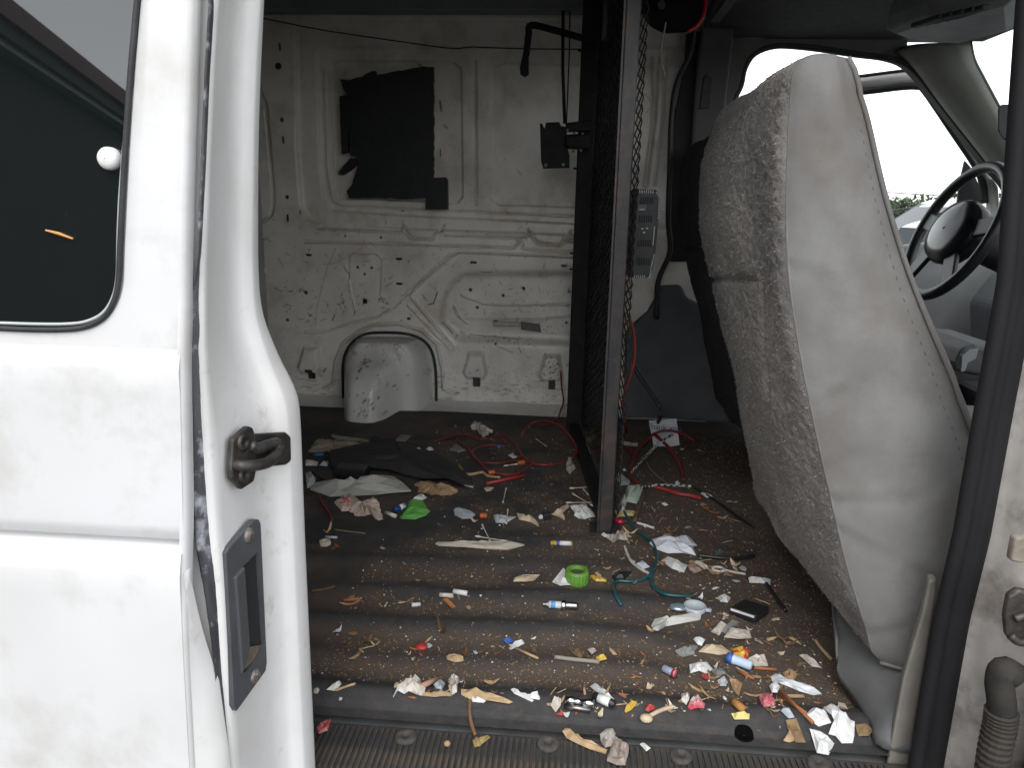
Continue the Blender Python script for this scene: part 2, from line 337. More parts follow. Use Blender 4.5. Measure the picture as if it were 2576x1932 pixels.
# rust and dried mud along the bottom flange and under the belt
for zz, hw, n in ((.085, .02, 260), (.02, .03, 220), (.35, .12, 160), (.60, .08, 80)):
    for _ in range(n): speck(NPR.uniform(-1.1, .1), zz+NPR.randn()*hw, NPR.uniform(.001, .006), NPR.uniform(.15, .6), NPR.uniform(1.5, 3.2), NPR.uniform(-.2, .2) if n > 200 else NPR.uniform(0, 3.1))
GYY = wallY(GZZ)-Hh
side = gridmesh('side_wall', np.stack([GX, GYY, GZZ], -1), keep, wallpaint, van, {'stain': np.clip(stain, 0, 1)})
side['label'] = 'dirty white pressed steel wall panel with ribs and punched holes'
# outer skin behind it, the rest of the shell
shellm = M('outer_skin_inside', (.20, .21, .21), (.13, .13, .13), 10, .6)
m = MB(); m.box((-.5125, WY+.10, .3), (2.02, .012, 2.4)); m.build('outer_side_skin', shellm, van)
m = MB(); m.box((-.70, .80, 1.455), (2.6, 2.06, .02)); m.build('roof_panel', roofpaint, van)
for i, x in enumerate((-.95, -.55, -.15)):
    m = MB(); m.box((x, .8, 1.425), (.07, 1.8, .035)); bevel(m.build('roof_bow', roofpaint, van), .01)
m = MB(); m.box((-.25, 1.675, 1.39), (1.75, .05, .085)); bevel(m.build('roof_rail', M('rail_paint', (.16, .19, .21), (.2, .21, .22), 12, .5), van), .012)
m = MB(); m.box((-2.02, .80, .40), (.02, 2.06, 2.1)); m.build('rear_wall', roofpaint, van)
m = MB(); m.box((-1.55, WY+.01, .7), (.9, .012, 1.5)); m.build('rear_side_panel', roofpaint, van)
m = MB(); m.box((-1.22, -.075, .42), (1.55, .03, 2.05)); m.build('near_side_panel', paint, van)
m = MB(); m.box((.1, -.085, 1.36), (1.1, .05, .20)); m.build('door_header', paint, van)
# white coving where the wall turns into the floor
m = MB(); m.loft([[(x, y, z+.002*math.sin(x*23)) for x in np.linspace(-1.12, .5, 60)] for y, z in ((1.57, .0015), (1.62, .004), (1.68, .012), (1.73, .026), (1.765, .045), (1.775, .06))]); cv = m.build('floor_coving', housepaint, van, True)
# floor pan
m = MB(); m.box((-.1, .84, -.05), (3.8, 1.86, .06)); m.build('floor_pan', shellm, van)

# fuel filler housing: bulges out of the wall and flares to the floor
nu, nv = 70, 90
U = np.linspace(0, 1, nu); V = np.linspace(0, 1, nv); P = np.zeros((nv, nu, 3)); st = np.zeros((nv, nu))
left = Z4((535, 1180), (535, 1000), (540, 860), (560, 780), (610, 705), (700, 672)); right = Z4((1062, 1180), (1062, 1000), (1058, 870), (1040, 780), (980, 705), (880, 672))
for j, v in enumerate(V):
    k = v*(len(left)-1); i = min(int(k), len(left)-2); t = k-i
    l = np.array(left[i])*(1-t)+np.array(left[i+1])*t; r = np.array(right[i])*(1-t)+np.array(right[i+1])*t
    A, B = onY(tuple(l), WY-.012), onY(tuple(r), WY-.012)
    for i2, u in enumerate(U):
        e = min(u, 1-u); edge = 1-math.exp(-(e/.10)**2*1.5); top = 1-math.exp(-((1-v)/.10)**2*1.2)
        low = 1/(1+math.exp((v-.42)/.07)); hump = math.exp(-((u-.40)/.26)**4)
        pr_ = .05*edge*top+(.055+.150*low*hump*(1-.2*v))*edge*top
        pr_ += .010*math.exp(-((u-.80+.12*v)/.03)**2)*max(0, 1-abs(v-.5)/.28)
        q = A*(1-u)+B*u; P[j, i2] = (q[0], q[1]-pr_, q[2])
P[:, :, 2] = P[:, :, 2]-P[0:1, :, 2]*(1-V[:, None])*1.0-.004
for p, n, sx, sy, r0 in (((.33, .45), 26, .035, .05, .0040), ((.40, .78), 40, .04, .025, .002), ((.72, .80), 24, .07, .05, .0035), ((.42, .13), 34, .10, .07, .003), ((.55, .55), 20, .02, .1, .002), ((.5, .5), 60, .4, .4, .0017)):
    for _ in range(n):
        cu, cv = p[0]+NPR.randn()*sx, p[1]+NPR.randn()*sy; rr = NPR.uniform(.3, 1)*r0
        d = np.hypot((U[None]-cu)*.30, (V[:, None]-cv)*.31); st = np.maximum(st, NPR.uniform(.5, 1)*np.clip(1.6-d/rr, 0, 1))
fh = gridmesh('fuel_filler_housing', P, None, housepaint, van, {'stain': st}); fh['label'] = 'white rounded fuel filler housing with rust stains'
arch = Z4((530, 1050), (528, 850), (560, 745), (640, 672), (760, 655), (930, 668), (1035, 730), (1078, 860), (1085, 1080))
m = MB(); m.tube(spline([onY(p, WY-.012) for p in arch]), .0055, 6); m.build('housing_seal', blackrub, van, True)
# small fittings on the wall
def wallbox(name, Zf, pts, th, mat, gap=.0, parent=van):
    P = [onWall(p) for p in Zf(*pts)]; m = MB(); m.prism([q-np.array([0, .014+gap, 0]) for q in P], (0, -th, 0)); return bevel(m.build(name, mat, parent), .0015)
wallbox('latch_plate', Z4, ((1588, 590), (1700, 605), (1710, 652), (1590, 635)), .012, greymet, -.02)
wallbox('latch_slide', Z4, ((1420, 590), (1580, 595), (1585, 618), (1425, 615)), .008, MATS['steel'], -.02)
m = MB(); q = onZ(Z4(405, 1145)); m.tube(spline([onY(p, 1.66) for p in Z4((370, 1140), (372, 1165), (430, 1165), (437, 1135), (400, 1128), (372, 1135))]), .004, 6); m.build('tie_down_loop', blackmet, van, True)

# ---------------- cab: far side, driver's door opening, pillars, headliner, windscreen
CYI = 1.74
ap = [onY(p, CYI) for p in Z7((60, 1650), (90, 900), (130, 560), (175, 440), (195, 350), (250, 270), (370, 230), (560, 240), (800, 275), (980, 300), (1090, 360), (1250, 560), (1480, 850), (1600, 1000), (1640, 1200), (1640, 1650))]
ap = [np.array(p) for p in ap]
ap3 = spline(ap, 4)
# shell round the opening: ring from the opening edge out to a rectangle
xc, zc = .95, .65
m = MB(); rows = []
outr = []
for p in ap3:
    d = np.array([p[0]-xc, 0, p[2]-zc]); t = min((1.05 if d[0] > 0 else .50)/abs(d[0]+1e-9), (.80 if d[2] > 0 else 1.4)/abs(d[2]+1e-9)); outr.append(np.array([xc+d[0]*t, CYI, zc+d[2]*t]) if not (p[0] > 1.02 and p[2] > .78) else p+np.array([.035, 0, .025]))
m.loft([ap3, outr]); m.loft([ap3, [p+np.array([0, .075, 0]) for p in ap3]])
m.build('driver_door_surround', M('cab_surround', (.12, .12, .11), (.10, .10, .09), 20, .6), van)
m = MB(); m.tube([p+np.array([0, .01, 0]) for p in ap3], .012, 8); m.build('driver_opening_seal', blackrub, van, True)
m = MB(); m.box((1.2, CYI+.03, -.02), (1.5, .06, .30)); m.build('driver_sill', darktrim, van)
# lower rear quarter trim behind driver's seat (blue grey) and belt pillar
m = MB(); P = [onY(p, 1.66) for p in Z6((700, 560), (760, 500), (830, 440), (870, 370), (900, 285), (1030, 280), (1060, 350), (1330, 500), (1330, 1250), (690, 1250), (690, 900))]
m.prism(P, (0, .05, 0)); bevel(m.build('quarter_trim', M('blue_grey_trim', (.095, .10, .11), (.08, .084, .092), 12, .75, bmp=.3, bscale=400), van), .012)
P = [onY(p, 1.66) for p in Z5((1150, 150), (1350, 160), (1300, 560), (1260, 1000), (1080, 1000), (1100, 650), (1120, 400))]
m = MB(); m.prism(P, (0, .04, 0)); bp = bevel(m.build('belt_pillar_trim', M('pillar_grey', (.085, .083, .085), (.07, .07, .07), 12, .7), van), .01)
P = [onY(p, 1.655) for p in Z5((1160, 460), (1185, 440), (1215, 460), (1200, 640), (1135, 650))]
m = MB(); m.prism(P, (0, .01, 0)); bevel(m.build('belt_slot', blackrub, bp), .003)
m = MB(); m.prism([onY(p, 1.69) for p in Z5((1060, 195), (1160, 180), (1120, 650), (1080, 1000), (1100, 1560), (960, 1560), (940, 1200), (985, 700), (1045, 400))], (0, .02, 0)); bevel(m.build('pillar_gap_shade', M('gap_shade_black', (.02, .02, .02), None, rough=.8), van), .004)  # black panel stands in for the shade in the gap between wall and pillar
m = MB(); m.tube(spline([onY(p, 1.62) for p in Z5((1110, -40), (1100, 200), (1075, 330), (1000, 500), (970, 700), (960, 1000), (950, 1300), (960, 1500), (890, 1680), (880, 1900))]), .009, 8); m.build('wiring_loom', blackrub, van, True)
# headliner over the cab
hp = []
for yy in np.linspace(-.08, 1.76, 12):
    zz = 1.285+.075*math.sin(math.pi*(yy+.08)/1.84)**.5; hp.append((yy, zz))
m = MB(); m.loft([[(x, y, z) for y, z in hp] for x in (.40, .7, 1.0, 1.18)]); hl = solid(m.build('headliner', headl, van, True), .03, 1)
m = MB(); m.box((.42, .84, 1.385), (.03, 1.84, .14)); m.build('headliner_rear_edge', headl, van)
m = MB(); m.box((.85, .84, 1.42), (.95, 1.95, .02)); m.build('cab_roof_panel', roofpaint, van)
# A pillar (far side)
pin = [onY(p, 1.735) for p in Z7((990, 255), (1090, 345), (1250, 560), (1480, 850), (1560, 960))]
pout = [onY(p, 1.62) for p in Z7((1365, 215), (1385, 310), (1430, 400), (1505, 540), (1570, 660))]
i5 = spline(pin, 4); o5 = spline(pout, 4); rows = []
for a, b in zip(i5, o5): rows.append([a*(1-t)+b*t+np.array([-.025, -.02, .0])*math.sin(math.pi*t) for t in np.linspace(0, 1, 7)])
ext = [[r+np.array([.30, .03, -.30]) for r in rows[-1]]]
m = MB(); m.loft(rows+ext); solid(m.build('windscreen_pillar', pillartrim, van, True), .02, 0)
m = MB(); m.tube(o5+[o5[-1]+np.array([.3, .03, -.3])], .008, 6); m.build('windscreen_seal', blackrub, van, True)
# near A pillar, header, glass
no = [np.array([p[0], 1.66-p[1]+.0, p[2]]) for p in (o5[0], o5[-1]+np.array([.3, .03, -.3]))]
m = MB(); m.bar(no[0], no[1], .06, .06); m.build('windscreen_pillar', pillartrim, van)
a, b = o5[0], no[0]; m = MB(); m.bar(np.array(a)+(0, 0, .03), np.array(b)+(0, 0, .03), .08, .06); m.build('windscreen_header', headl, van)
m = MB(); m.add([o5[0], o5[-1]+np.array([.3, .03, -.3]), no[1], no[0]], [(0, 1, 2, 3)]); m.build('windscreen', clearg, van)
ds = o5[-1]+np.array([.3, .03, -.3])
# dashboard
prof = [(1.38, .30), (1.35, .46), (1.41, .56), (1.52, .59), (1.76, .62), (1.78, .30)]
m = MB(); m.loft([[(x, y, z) for x, z in prof] for y in (.02, 1.70)], True); m.f.append(tuple(range(6))); m.f.append(tuple(range(6, 12)))
dash = bevel(m.build('dashboard', M('dash_plastic', (.10, .105, .115), (.085, .09, .095), 20, .55), van), .02, 3)
m = MB(); m.box((1.62, .86, .0), (.34, 1.66, .7)); m.build('firewall', darktrim, van)
# near side of the cab: passenger door area (open window)
m = MB(); m.box((1.16, -.075, .16), (1.08, .05, 1.02)); m.build('passenger_door_panel', paint, van)
m = MB(); m.box((.66, -.075, .98), (.10, .05, .62)); m.build('b_pillar', paint, van)
m = MB(); m.box((1.15, -.075, 1.31), (1.0, .05, .08)); m.build('passenger_window_header', paint, van)

# overhead console / visor in the upper right
q = [onZ(p, 1.215) for p in Z7((925, 150), (1150, 75), (1640, -40), (1640, 130), (1330, 215), (1130, 200), (1000, 180))]
vis = tag(empty('overhead_console', (1.0, 1.3, 1.22)), 'grey moulded overhead console with ribs under the dark headliner', 'console')
m = MB(); c = sum(q)/len(q)
m.loft([[c+(p-c)*.92+np.array([0, 0, .075]) for p in q], [p+np.array([0, 0, .03]) for p in q], [c+(p-c)*.97 for p in q], [c+(p-c)*.8+np.array([0, 0, -.012]) for p in q]], True); n = len(q); m.f.append(tuple(range(3*n, 4*n))); m.f.append(tuple(range(n)))
bevel(m.build('console_shell', M('console_grey', (.34, .36, .36), (.29, .30, .30), 15, .55), vis), .006, 3)
for i in range(5):
    p = onZ(Z7(1150+i*55, 108-i*12), 1.196); m = MB(); m.box(p+np.array([.0, .0, 0.0]), (.02, .10, .012), rz=.25); bevel(m.build('console_rib', M('console_rib_dark', (.06, .065, .065), None, rough=.6), vis), .004)

# rear view mirror at the windscreen
mir = tag(empty('interior_mirror', (1.2, 1.1, .95)), 'small black interior mirror hanging by the windscreen', 'mirror')
q = [onY(p, 1.15) for p in Z7((1512, 560), (1530, 540), (1640, 545), (1640, 735), (1540, 728), (1512, 680))]
m = MB(); m.prism(q, (.02, .025, 0)); bevel(m.build('mirror_shell', blackrub, mir), .006, 3)
q0 = onY(Z7(1590, 545), 1.16); m = MB(); m.tube([q0, q0+np.array([.10, .02, .10])], .008); m.build('mirror_stem', blackrub, mir)
# ---------------- driver's door, standing open outside the far opening
dd = tag(empty('driver_door', (1.5, 1.85, 0)), 'white driver door standing open with black window seal beyond the steering wheel', 'door')
DN = np.array([math.sin(math.radians(12)), math.cos(math.radians(12)), 0]); D0 = np.array([1.45, 1.83, 0])
def onD(p): return onP(p, D0, DN)
top = [onD(p) for p in Z7((330, 520), (600, 455), (800, 430), (1000, 405), (1110, 400), (1160, 430), (1300, 640), (1440, 845), (1480, 960), (1490, 1160))]
t3 = spline(top, 5)
m = MB(); rows = []
for p in t3: rows.append(p)
m.tube(rows, .02, 8); m.build('window_frame', M('door_frame_paint', (.78, .78, .74), None, rough=.4), dd, True)
m = MB(); m.tube([p+np.array([0, -.01, .021]) for p in t3], .006, 6); m.build('frame_weatherstrip', blackrub, dd, True)
inn = [onD(p) for p in Z7((350, 545), (620, 490), (810, 478), (1000, 455), (1090, 452), (1130, 475), (1270, 680), (1390, 860), (1430, 960), (1440, 1060))]
i3 = spline(inn, 5)
m = MB(); m.tube([p-DN*.012 for p in i3], .012, 8); m.build('window_channel', blackrub, dd, True)
bl = onD(Z7(1460, 1060)); bz = bl[2]
ax = np.array([-DN[1], DN[0], 0])
m = MB(); A = bl+ax*-.05; Bq = bl+ax*.98
pa, pb2 = onD(Z7(1440, 1235)), onD(Z7(980, 1285)); pe = pa+(pb2-pa)*2.3; pa = pa-(pb2-pa)*.2; m.prism([pa, pe, pe*np.array([1, 1, 0])+np.array([0, 0, -.5]), pa*np.array([1, 1, 0])+np.array([0, 0, -.5])], DN*.06); bevel(m.build('door_panel', M('door_inner', (.30, .31, .32), (.26, .27, .27), 10, .5), dd), .01)
m = MB(); m.add(i3+[pa, pe], [tuple(range(len(i3)+2))]); m.build('window_glass', clearg, dd)
q = [onD(p)+DN*.05 for p in Z7((1365, 830), (1400, 870), (1450, 980), (1455, 1060), (1320, 1090), (1335, 960))]
m = MB(); m.prism(q, DN*.02); bevel(m.build('mirror_sail', darktrim, dd), .004)

# ---------------- steering wheel
sw = tag(empty('steering_wheel', (1.05, 1.3, .65)), 'black leather steering wheel with padded hub in front of the driver seat', 'steering wheel')
# rim: tilted ring, axis leaning back towards the driver
c = onY(Z7(1285, 1210), 1.30); 
AX = np.array([-.93, -.02, .36]); AX /= np.linalg.norm(AX); e1 = np.array([0, 1., 0]); e1 -= AX*(e1@AX); e1 /= np.linalg.norm(e1); e2 = np.cross(AX, e1)
if e2[2] < 0: e2 = -e2
RW = .192
ring = [c+RW*(math.cos(t)*e1+math.sin(t)*e2) for t in np.linspace(0, 2*math.pi, 49)]
m = MB(); m.tube(ring, .0155, 10, False); m.build('rim', wheelm, sw, True)
rows = []
for k, (rr, hh) in enumerate(((.112, -.03), (.120, .0), (.108, .018), (.07, .028), (.005, .032))):
    rows.append([c+AX*hh+rr*(math.cos(t)*e1*1.0+math.sin(t)*e2*.80) for t in np.linspace(0, 2*math.pi, 33)[:-1]])
m = MB(); m.loft(rows, True); m.build('hub', pianoblk, sw, True)
for t in (.15, math.pi-.15, -.9, math.pi+.9):
    a = c+AX*.004+.075*(math.cos(t)*e1+math.sin(t)*e2*.7); b = c+(RW-.005)*(math.cos(t)*e1+math.sin(t)*e2); m = MB(); m.bar(a, b, .05, .014, AX); bevel(m.build('spoke', wheelm, sw), .004)
m = MB(); m.tube([c-AX*.02, c-AX*.40], [.05, .06], 16); m.build('steering_column', blackrub, sw, True)

# things under the dash, far side: bracket and cup box
pb = tag(empty('centre_console', (1.1, .9, .3)), 'grey plastic box with raised rim beside the passenger seat back', 'console')
q = [onY(p, .85) for p in Z8((918, 200), (918, 165), (945, 110), (990, 98), (1100, 105), (1100, 215), (1000, 215))]
m = MB(); m.prism(q, (0, .25, 0)); bevel(m.build('console_bin', plasticgrey, pb), .012, 3)
q = [onY(p, .845) for p in Z8((935, 200), (940, 140), (965, 118), (1000, 112), (990, 150), (960, 165), (950, 195))]
m = MB(); m.prism(q, (0, .01, 0)); m.build('console_lip', M('light_grey', (.35, .36, .37), None, rough=.5), pb)
m = MB(); m.box((pb.location[0]+.03, .98, .16), (.24, .30, .33)); bevel(m.build('console_base', darktrim, pb), .02)

# ================================================================== seats
def seat_meshes(root):
    KX = DD
    seam = [onY(p, .08) for p in DD((1715, 115), (1708, 200), (1700, 350), (1698, 480), (1702, 600), (1720, 720), (1745, 850), (1770, 970), (1800, 1100), (1830, 1230), (1865, 1340), (1890, 1420))]
    front = [onY(p, .10) for p in DD((1800, 113), (1825, 128), (1850, 170), (1870, 230), (1900, 370), (1930, 480), (1985, 640), (2040, 760), (2090, 880))]
    front += [np.array([.60, .10, .40]), np.array([.64, .10, .25]), np.array([.66, .10, .08])]
    YI = .72
    left = [onY(p, YI) for p in DD((1545, 240), (1520, 330), (1508, 440), (1505, 480), (1530, 560), (1560, 680), (1580, 800), (1605, 950), (1625, 1060))]
    for p in left: p[0] += .002
    zt, zb_ = .938, .095
    nr = 120
    Zs = np.linspace(zb_, zt, nr)
    def X(poly, z):
        P = sorted([(p[2], p[0]) for p in poly]); return np.interp(z, [a for a, _ in P], [b for _, b in P])
    def sm(a, k=7):
        pad = np.pad(a, k, mode='edge'); return np.convolve(pad, np.ones(2*k+1)/(2*k+1), 'valid')
    xs_, xl_, xf_ = sm(X(seam, Zs)), sm(X(left, Zs)), sm(X(front, Zs))
    xf_ = X(front, Zs); xf_[:-6] = sm(xf_)[:-6]
    # rear face: shaggy pile
    nc = 130; P = np.zeros((nr*2, nc, 3)); rs = np.random.RandomState(3)
    for j in range(nr*2):
        z = zb_+(zt-zb_)*j/(nr*2-1); k = j/(nr*2-1)*(nr-1); a, b, cc = np.interp(k, range(nr), xs_), np.interp(k, range(nr), xl_), np.interp(k, range(nr), xf_)
        t = np.linspace(0, 1, nc); P[j, :, 1] = .08+(YI-.08)*t
        x = a*(1-t)+b*t-.028*np.sin(math.pi*t)**.7*(.4+.6*math.sin(math.pi*min(1, max(0, (z-.1)/.8))))
        crn = np.clip((t-.93)/.07, 0, 1); x = x+.035*crn**2
        P[j, :, 0] = x; P[j, :, 2] = z
        if z > zt-.03:
            e = (z-(zt-.03))/.03; P[j, :, 0] += .03*e*e; P[j, :, 2] = zt-.03+.03*math.sin(e*math.pi/2)
        if z < zb_+.03: P[j, :, 0] += .02*(1-(z-zb_)/.03)**2
    nn = rs.rand(nr*2, nc)
    fz = (vnoise((nr*2, nc), (110, 64), rs)-.5)*.003+(nn-.5)*.0034+(vnoise((nr*2, nc), (8, 5), rs)-.5)*.014
    z_ = P[:, :, 2]; y_ = P[:, :, 1]
    crease = np.exp(-((z_-(.66-.06*(y_-.08)/.6))/.006)**2)*(y_ > .22)*.009+np.exp(-((y_-.20-(.66-z_)*.25)/.010)**2)*(z_ < .66)*(z_ > .45)*.006
    P[:, :, 0] -= fz*np.clip((y_-.08)/.02, 0, 1)-crease
    o = gridmesh('backrest_rear', P, None, shag, root); o['label'] = 'shaggy stained grey pile on the rear of the backrest'; fixn(o)
    # pile standing off the cloth: too many fibres to count
    rt = np.random.RandomState(11); nt_ = 42000; jj = rt.randint(2, nr*2-3, nt_); ii = rt.randint(1, nc-1, nt_); b0 = P[jj, ii]; sh = rt.randn(nt_, 3)*.0022; sh[:, 0] = -rt.uniform(.0010, .0036, nt_)
    w1 = rt.randn(nt_, 3)*.00032; T = np.stack([b0+w1, b0-w1, b0+sh+rt.randn(nt_, 3)*.0006], 1).reshape(-1, 3)
    pm = bpy.data.meshes.new('pile_fibres'); pm.from_pydata([tuple(map(float, t)) for t in T], [], [(3*k, 3*k+1, 3*k+2) for k in range(nt_)]); pm.materials.append(shag); pf = bpy.data.objects.new('pile_fibres', pm); link(pf, o); pf['kind'] = 'stuff'
    rear_row = [P[int(round(j*(nr*2-1)/(nr-1))), 0].copy() for j in range(nr)]
    # side face: smooth upholstery, slightly domed
    ns = 24; Q = np.zeros((nr, ns, 3))
    for j in range(nr):
        t = np.linspace(0, 1, ns); A = rear_row[j]; Bx = max(xf_[j], A[0]+.012)
        Q[j, :, 0] = A[0]*(1-t)+Bx*t; Q[j, :, 1] = .08-.022*np.sin(math.pi*t)**.8+.02*t*t; Q[j, :, 2] = A[2]
        if j > nr-8: Q[j, :, 1] += ((j-(nr-8))/7)**2*.02*np.sin(math.pi*t)
    Q[:, :, 1] += (vnoise((nr, ns), (14, 5), rs)-.5)*.007*np.sin(np.linspace(0, math.pi, ns))[None]
    for z0_, sl2, am in ((.66, -.25, .0012), (.52, .6, .0014), (.36, .2, .0016), (.27, -.6, .0016), (.17, .5, .002)):
        tt = np.linspace(0, 1, ns)[None]; dz = Q[:, :, 2]-z0_-sl2*(tt-.3)*.2; Q[:, :, 1] += am*np.exp(-(dz/.007)**2)*np.clip(1-tt*1.3, 0, 1)-am*.7*np.exp(-((dz-.016)/.010)**2)*np.clip(1-tt*1.3, 0, 1)
    fixn(gridmesh('backrest_side', Q, None, fab, root))
    # front cushion, inner side, top, bottom
    m = MB(); rows = []
    for j in range(nr): rows.append([Q[j, -1], Q[j, -1]+np.array([.025, .06, 0]), np.array([xf_[j]+.01, .40, Q[j, 0, 2]]), np.array([max(xf_[j], P[min(2*j, nr*2-1), -1, 0]+.03)+.01, YI-.06, Q[j, 0, 2]]), np.array([max(xf_[j]-.02, P[min(2*j, nr*2-1), -1, 0]+.012), YI+.005, Q[j, 0, 2]]), P[min(2*j, nr*2-1), -1]])
    m.loft(rows)
    m.build('backrest_front', fab, root, True)
    tp = [tuple(p) for p in P[-1, ::6]]+[tuple(P[-1, -1])]; fr = rows[-1][:5][::-1]
    m = MB(); ring = tp+[tuple(p) for p in fr]+[tuple(p) for p in Q[-1, ::-4][1:]]; cc = np.mean(np.array(ring), 0)+np.array([0, 0, .006])
    m.add(ring+[cc], [(i, (i+1) % len(ring), len(ring)) for i in range(len(ring))]); m.build('backrest_top', fab, root, True)
    # piping along the seam and front edge
    m = MB(); m.tube([p+np.array([.001, .0015, 0]) for p in rear_row[1:-2:2]], .0022, 6); m.build('piping', fab, root, True)
    m = MB(); m.tube([Q[j, -2]+np.array([0, -.004, 0]) for j in range(2, nr-1, 2)], .0035, 6); m.build('piping', fab, root, True)
    m = MB(); m.tube([Q[1, k]+np.array([0, -.002, -.003]) for k in range(0, ns, 2)], .003, 6); m.build('bottom_hem', fab, root, True)
    # stitching beside the front edge
    for j in range(6, nr-10, 2):
        a_, b_2 = Q[j, int(ns*.80)]+np.array([0, -.0004, 0]), Q[j+1, int(ns*.80)]+np.array([0, -.0004, 0]); m = MB(); m.bar(a_, a_*.35+b_2*.65, .0011, .0011); m.build('stitch', M('stitch_grey', (.135, .13, .12), None, rough=.8), root)
    # cushion and pedestal
    m = MB(); prof = [(.50, .10), (.52, .30), (.70, .36), (1.02, .36), (1.06, .28), (1.0, .16)]
    m.loft([[(x, y, z) for x, z in prof] for y in (.14, .66)], True); n = len(prof); m.f += [tuple(range(n)), tuple(range(n, 2*n))]; bevel(m.build('seat_cushion', fab, root), .03, 3)
    m = MB(); m.box((.70, .42, .075), (.34, .34, .15)); m.build('pedestal', blackrub, root)
seat = tag(empty('passenger_seat', (.5, .4, 0)), 'tall grey front seat with stained shaggy back beside the open doorway', 'seat')
seat_meshes(seat)
# plastic side cover under the near seat
qb = [onZ(p, z) for p, z in zip(Z8((472, 1180), (474, 1260), (490, 1330), (540, 1400), (600, 1500), (655, 1590)), (.085, .055, .035, .022, .014, .010))]; qb.append(qb[-1]+np.array([.10, .0, 0]))
qt = [np.array(p) for p in ((.53, .42, .10), (.505, .30, .10), (.497, .20, .10), (.50, .12, .10), (.52, .08, .10), (.56, .066, .10), (.68, .066, .10))]
sb_, st_ = spline(qb, 4), spline(qt, 4); rows = []
for t in np.linspace(0, 1, 9): rows.append([a*(1-t)+b*t+np.array([-.012, -.014, 0])*math.sin(math.pi*t) for a, b in zip(sb_, st_)])
m = MB(); m.loft(rows); solid(m.build('seat_side_cover', plasticgrey, seat, True), .004, 1)
q = [onY(p, .30) for p in Z8((330, 950), (420, 1070), (470, 1250), (440, 1290), (350, 1220), (270, 1050))]
m = MB(); m.box((.62, .45, .05), (.16, .5, .10)); m.build('seat_riser', blackrub, seat)

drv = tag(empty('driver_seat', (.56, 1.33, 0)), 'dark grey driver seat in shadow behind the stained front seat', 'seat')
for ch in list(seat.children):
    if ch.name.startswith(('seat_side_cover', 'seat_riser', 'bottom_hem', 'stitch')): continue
    c2 = ch.copy(); c2.data = ch.data.copy(); c2.data.materials.clear(); c2.data.materials.append(shadefab); COL.objects.link(c2)
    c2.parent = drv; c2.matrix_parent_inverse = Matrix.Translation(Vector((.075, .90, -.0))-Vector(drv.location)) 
    if 'label' in c2: del c2['label']

# ================================================================== near side door (left)
door = tag(empty('side_door', (-.6, -.2, 0)), 'white van side door with dark tinted window, latch and recessed handle on its edge', 'door')
YO = -.30; ZBD, LD = .60, .055
def onDoor(p):
    q = onY(p, YO)
    if q[2] > ZBD: q = onP(p, (0, YO, ZBD), np.array([0, 1., -LD]))
    return q
def doorY(z): return YO+max(0, z-ZBD)*LD
edge = [onDoor(p) for p in ((485, -120), (483, 0), (476, 200), (467, 500), (462, 750), (466, 900), (471, 1000), (478, 1380), (490, 1650), (512, 2050))]
def edgeX(z): return interp(edge, 2, z)[0]
# window outline (rubber centre line) in door plane
wr = [onDoor(p) for p in Z1((650, -60), (640, 0), (612, 300), (590, 600), (572, 900), (560, 1150), (553, 1300), (530, 1400), (480, 1475), (400, 1515), (300, 1528), (150, 1528), (0, 1522))]
xw0 = -1.12; zt_ = 1.12; zbw = wr[-1][2]
win = [p for p in spline(wr, 4)]
wl = [np.array([xw0+.06, doorY(zbw), zbw-.0]), np.array([xw0+.012, doorY(zbw+.02), zbw+.02]), np.array([xw0, doorY(zbw+.07), zbw+.07]), np.array([xw0, doorY(zt_-.06), zt_-.06]), np.array([xw0+.06, doorY(zt_), zt_]), np.array([wr[0][0]-.05, doorY(zt_), zt_]), np.array([wr[0][0], doorY(zt_-.05), zt_-.05])]
win = win+wl
wc = np.mean(np.array(win), 0)
# outer skin: ring round the window + lower part with two pressed lines
def skin_y(x, z):
    y = doorY(z); 
    cr = interp(crz, 0, x) if False else None
    return y
zt2 = 1.30; zlow = onDoor(Z2(300, 105))[2]; zcr = onDoor(Z2(300, 806))[2]
xl0 = -1.45
def rect_pt(p):
    d = np.array([p[0]-wc[0], p[2]-wc[2]]); best = 9
    xr = edgeX(p[2])-.006
    for lim, k in ((xr-wc[0], 0), (xl0-wc[0], 0), (zt2-wc[2], 1), (zlow-wc[2], 1)):
        if abs(d[k]) > 1e-9 and lim/d[k] > 0: best = min(best, lim/d[k])
    x, z = wc[0]+d[0]*best, wc[2]+d[1]*best
    if d[0] > 0 and abs(best*d[0]-(xr-wc[0])) < 1e-6: return np.array([edgeX(z)-.004, doorY(z)+.0006, z])
    return np.array([min(x, edgeX(z)-.006), doorY(z), z])
rings = []
for t in (0, .08, .3, .6, 1):
    rings.append([p*(1-t)+rect_pt(p)*t if t else p+np.array([0, .004, 0]) for p in win])
# exact corners
def snap(rr):
    for cx_, cz_ in ((edgeX(zlow)-.006, zlow), (xl0, zlow), (edgeX(zt2)-.006, zt2), (xl0, zt2)):
        k = min(range(len(rr)), key=lambda i: math.hypot(rr[i][0]-cx_, rr[i][2]-cz_)); rr[k] = np.array([cx_, doorY(cz_), cz_])
snap(rings[-1])
m = MB(); m.loft([r+[r[0]] for r in rings])
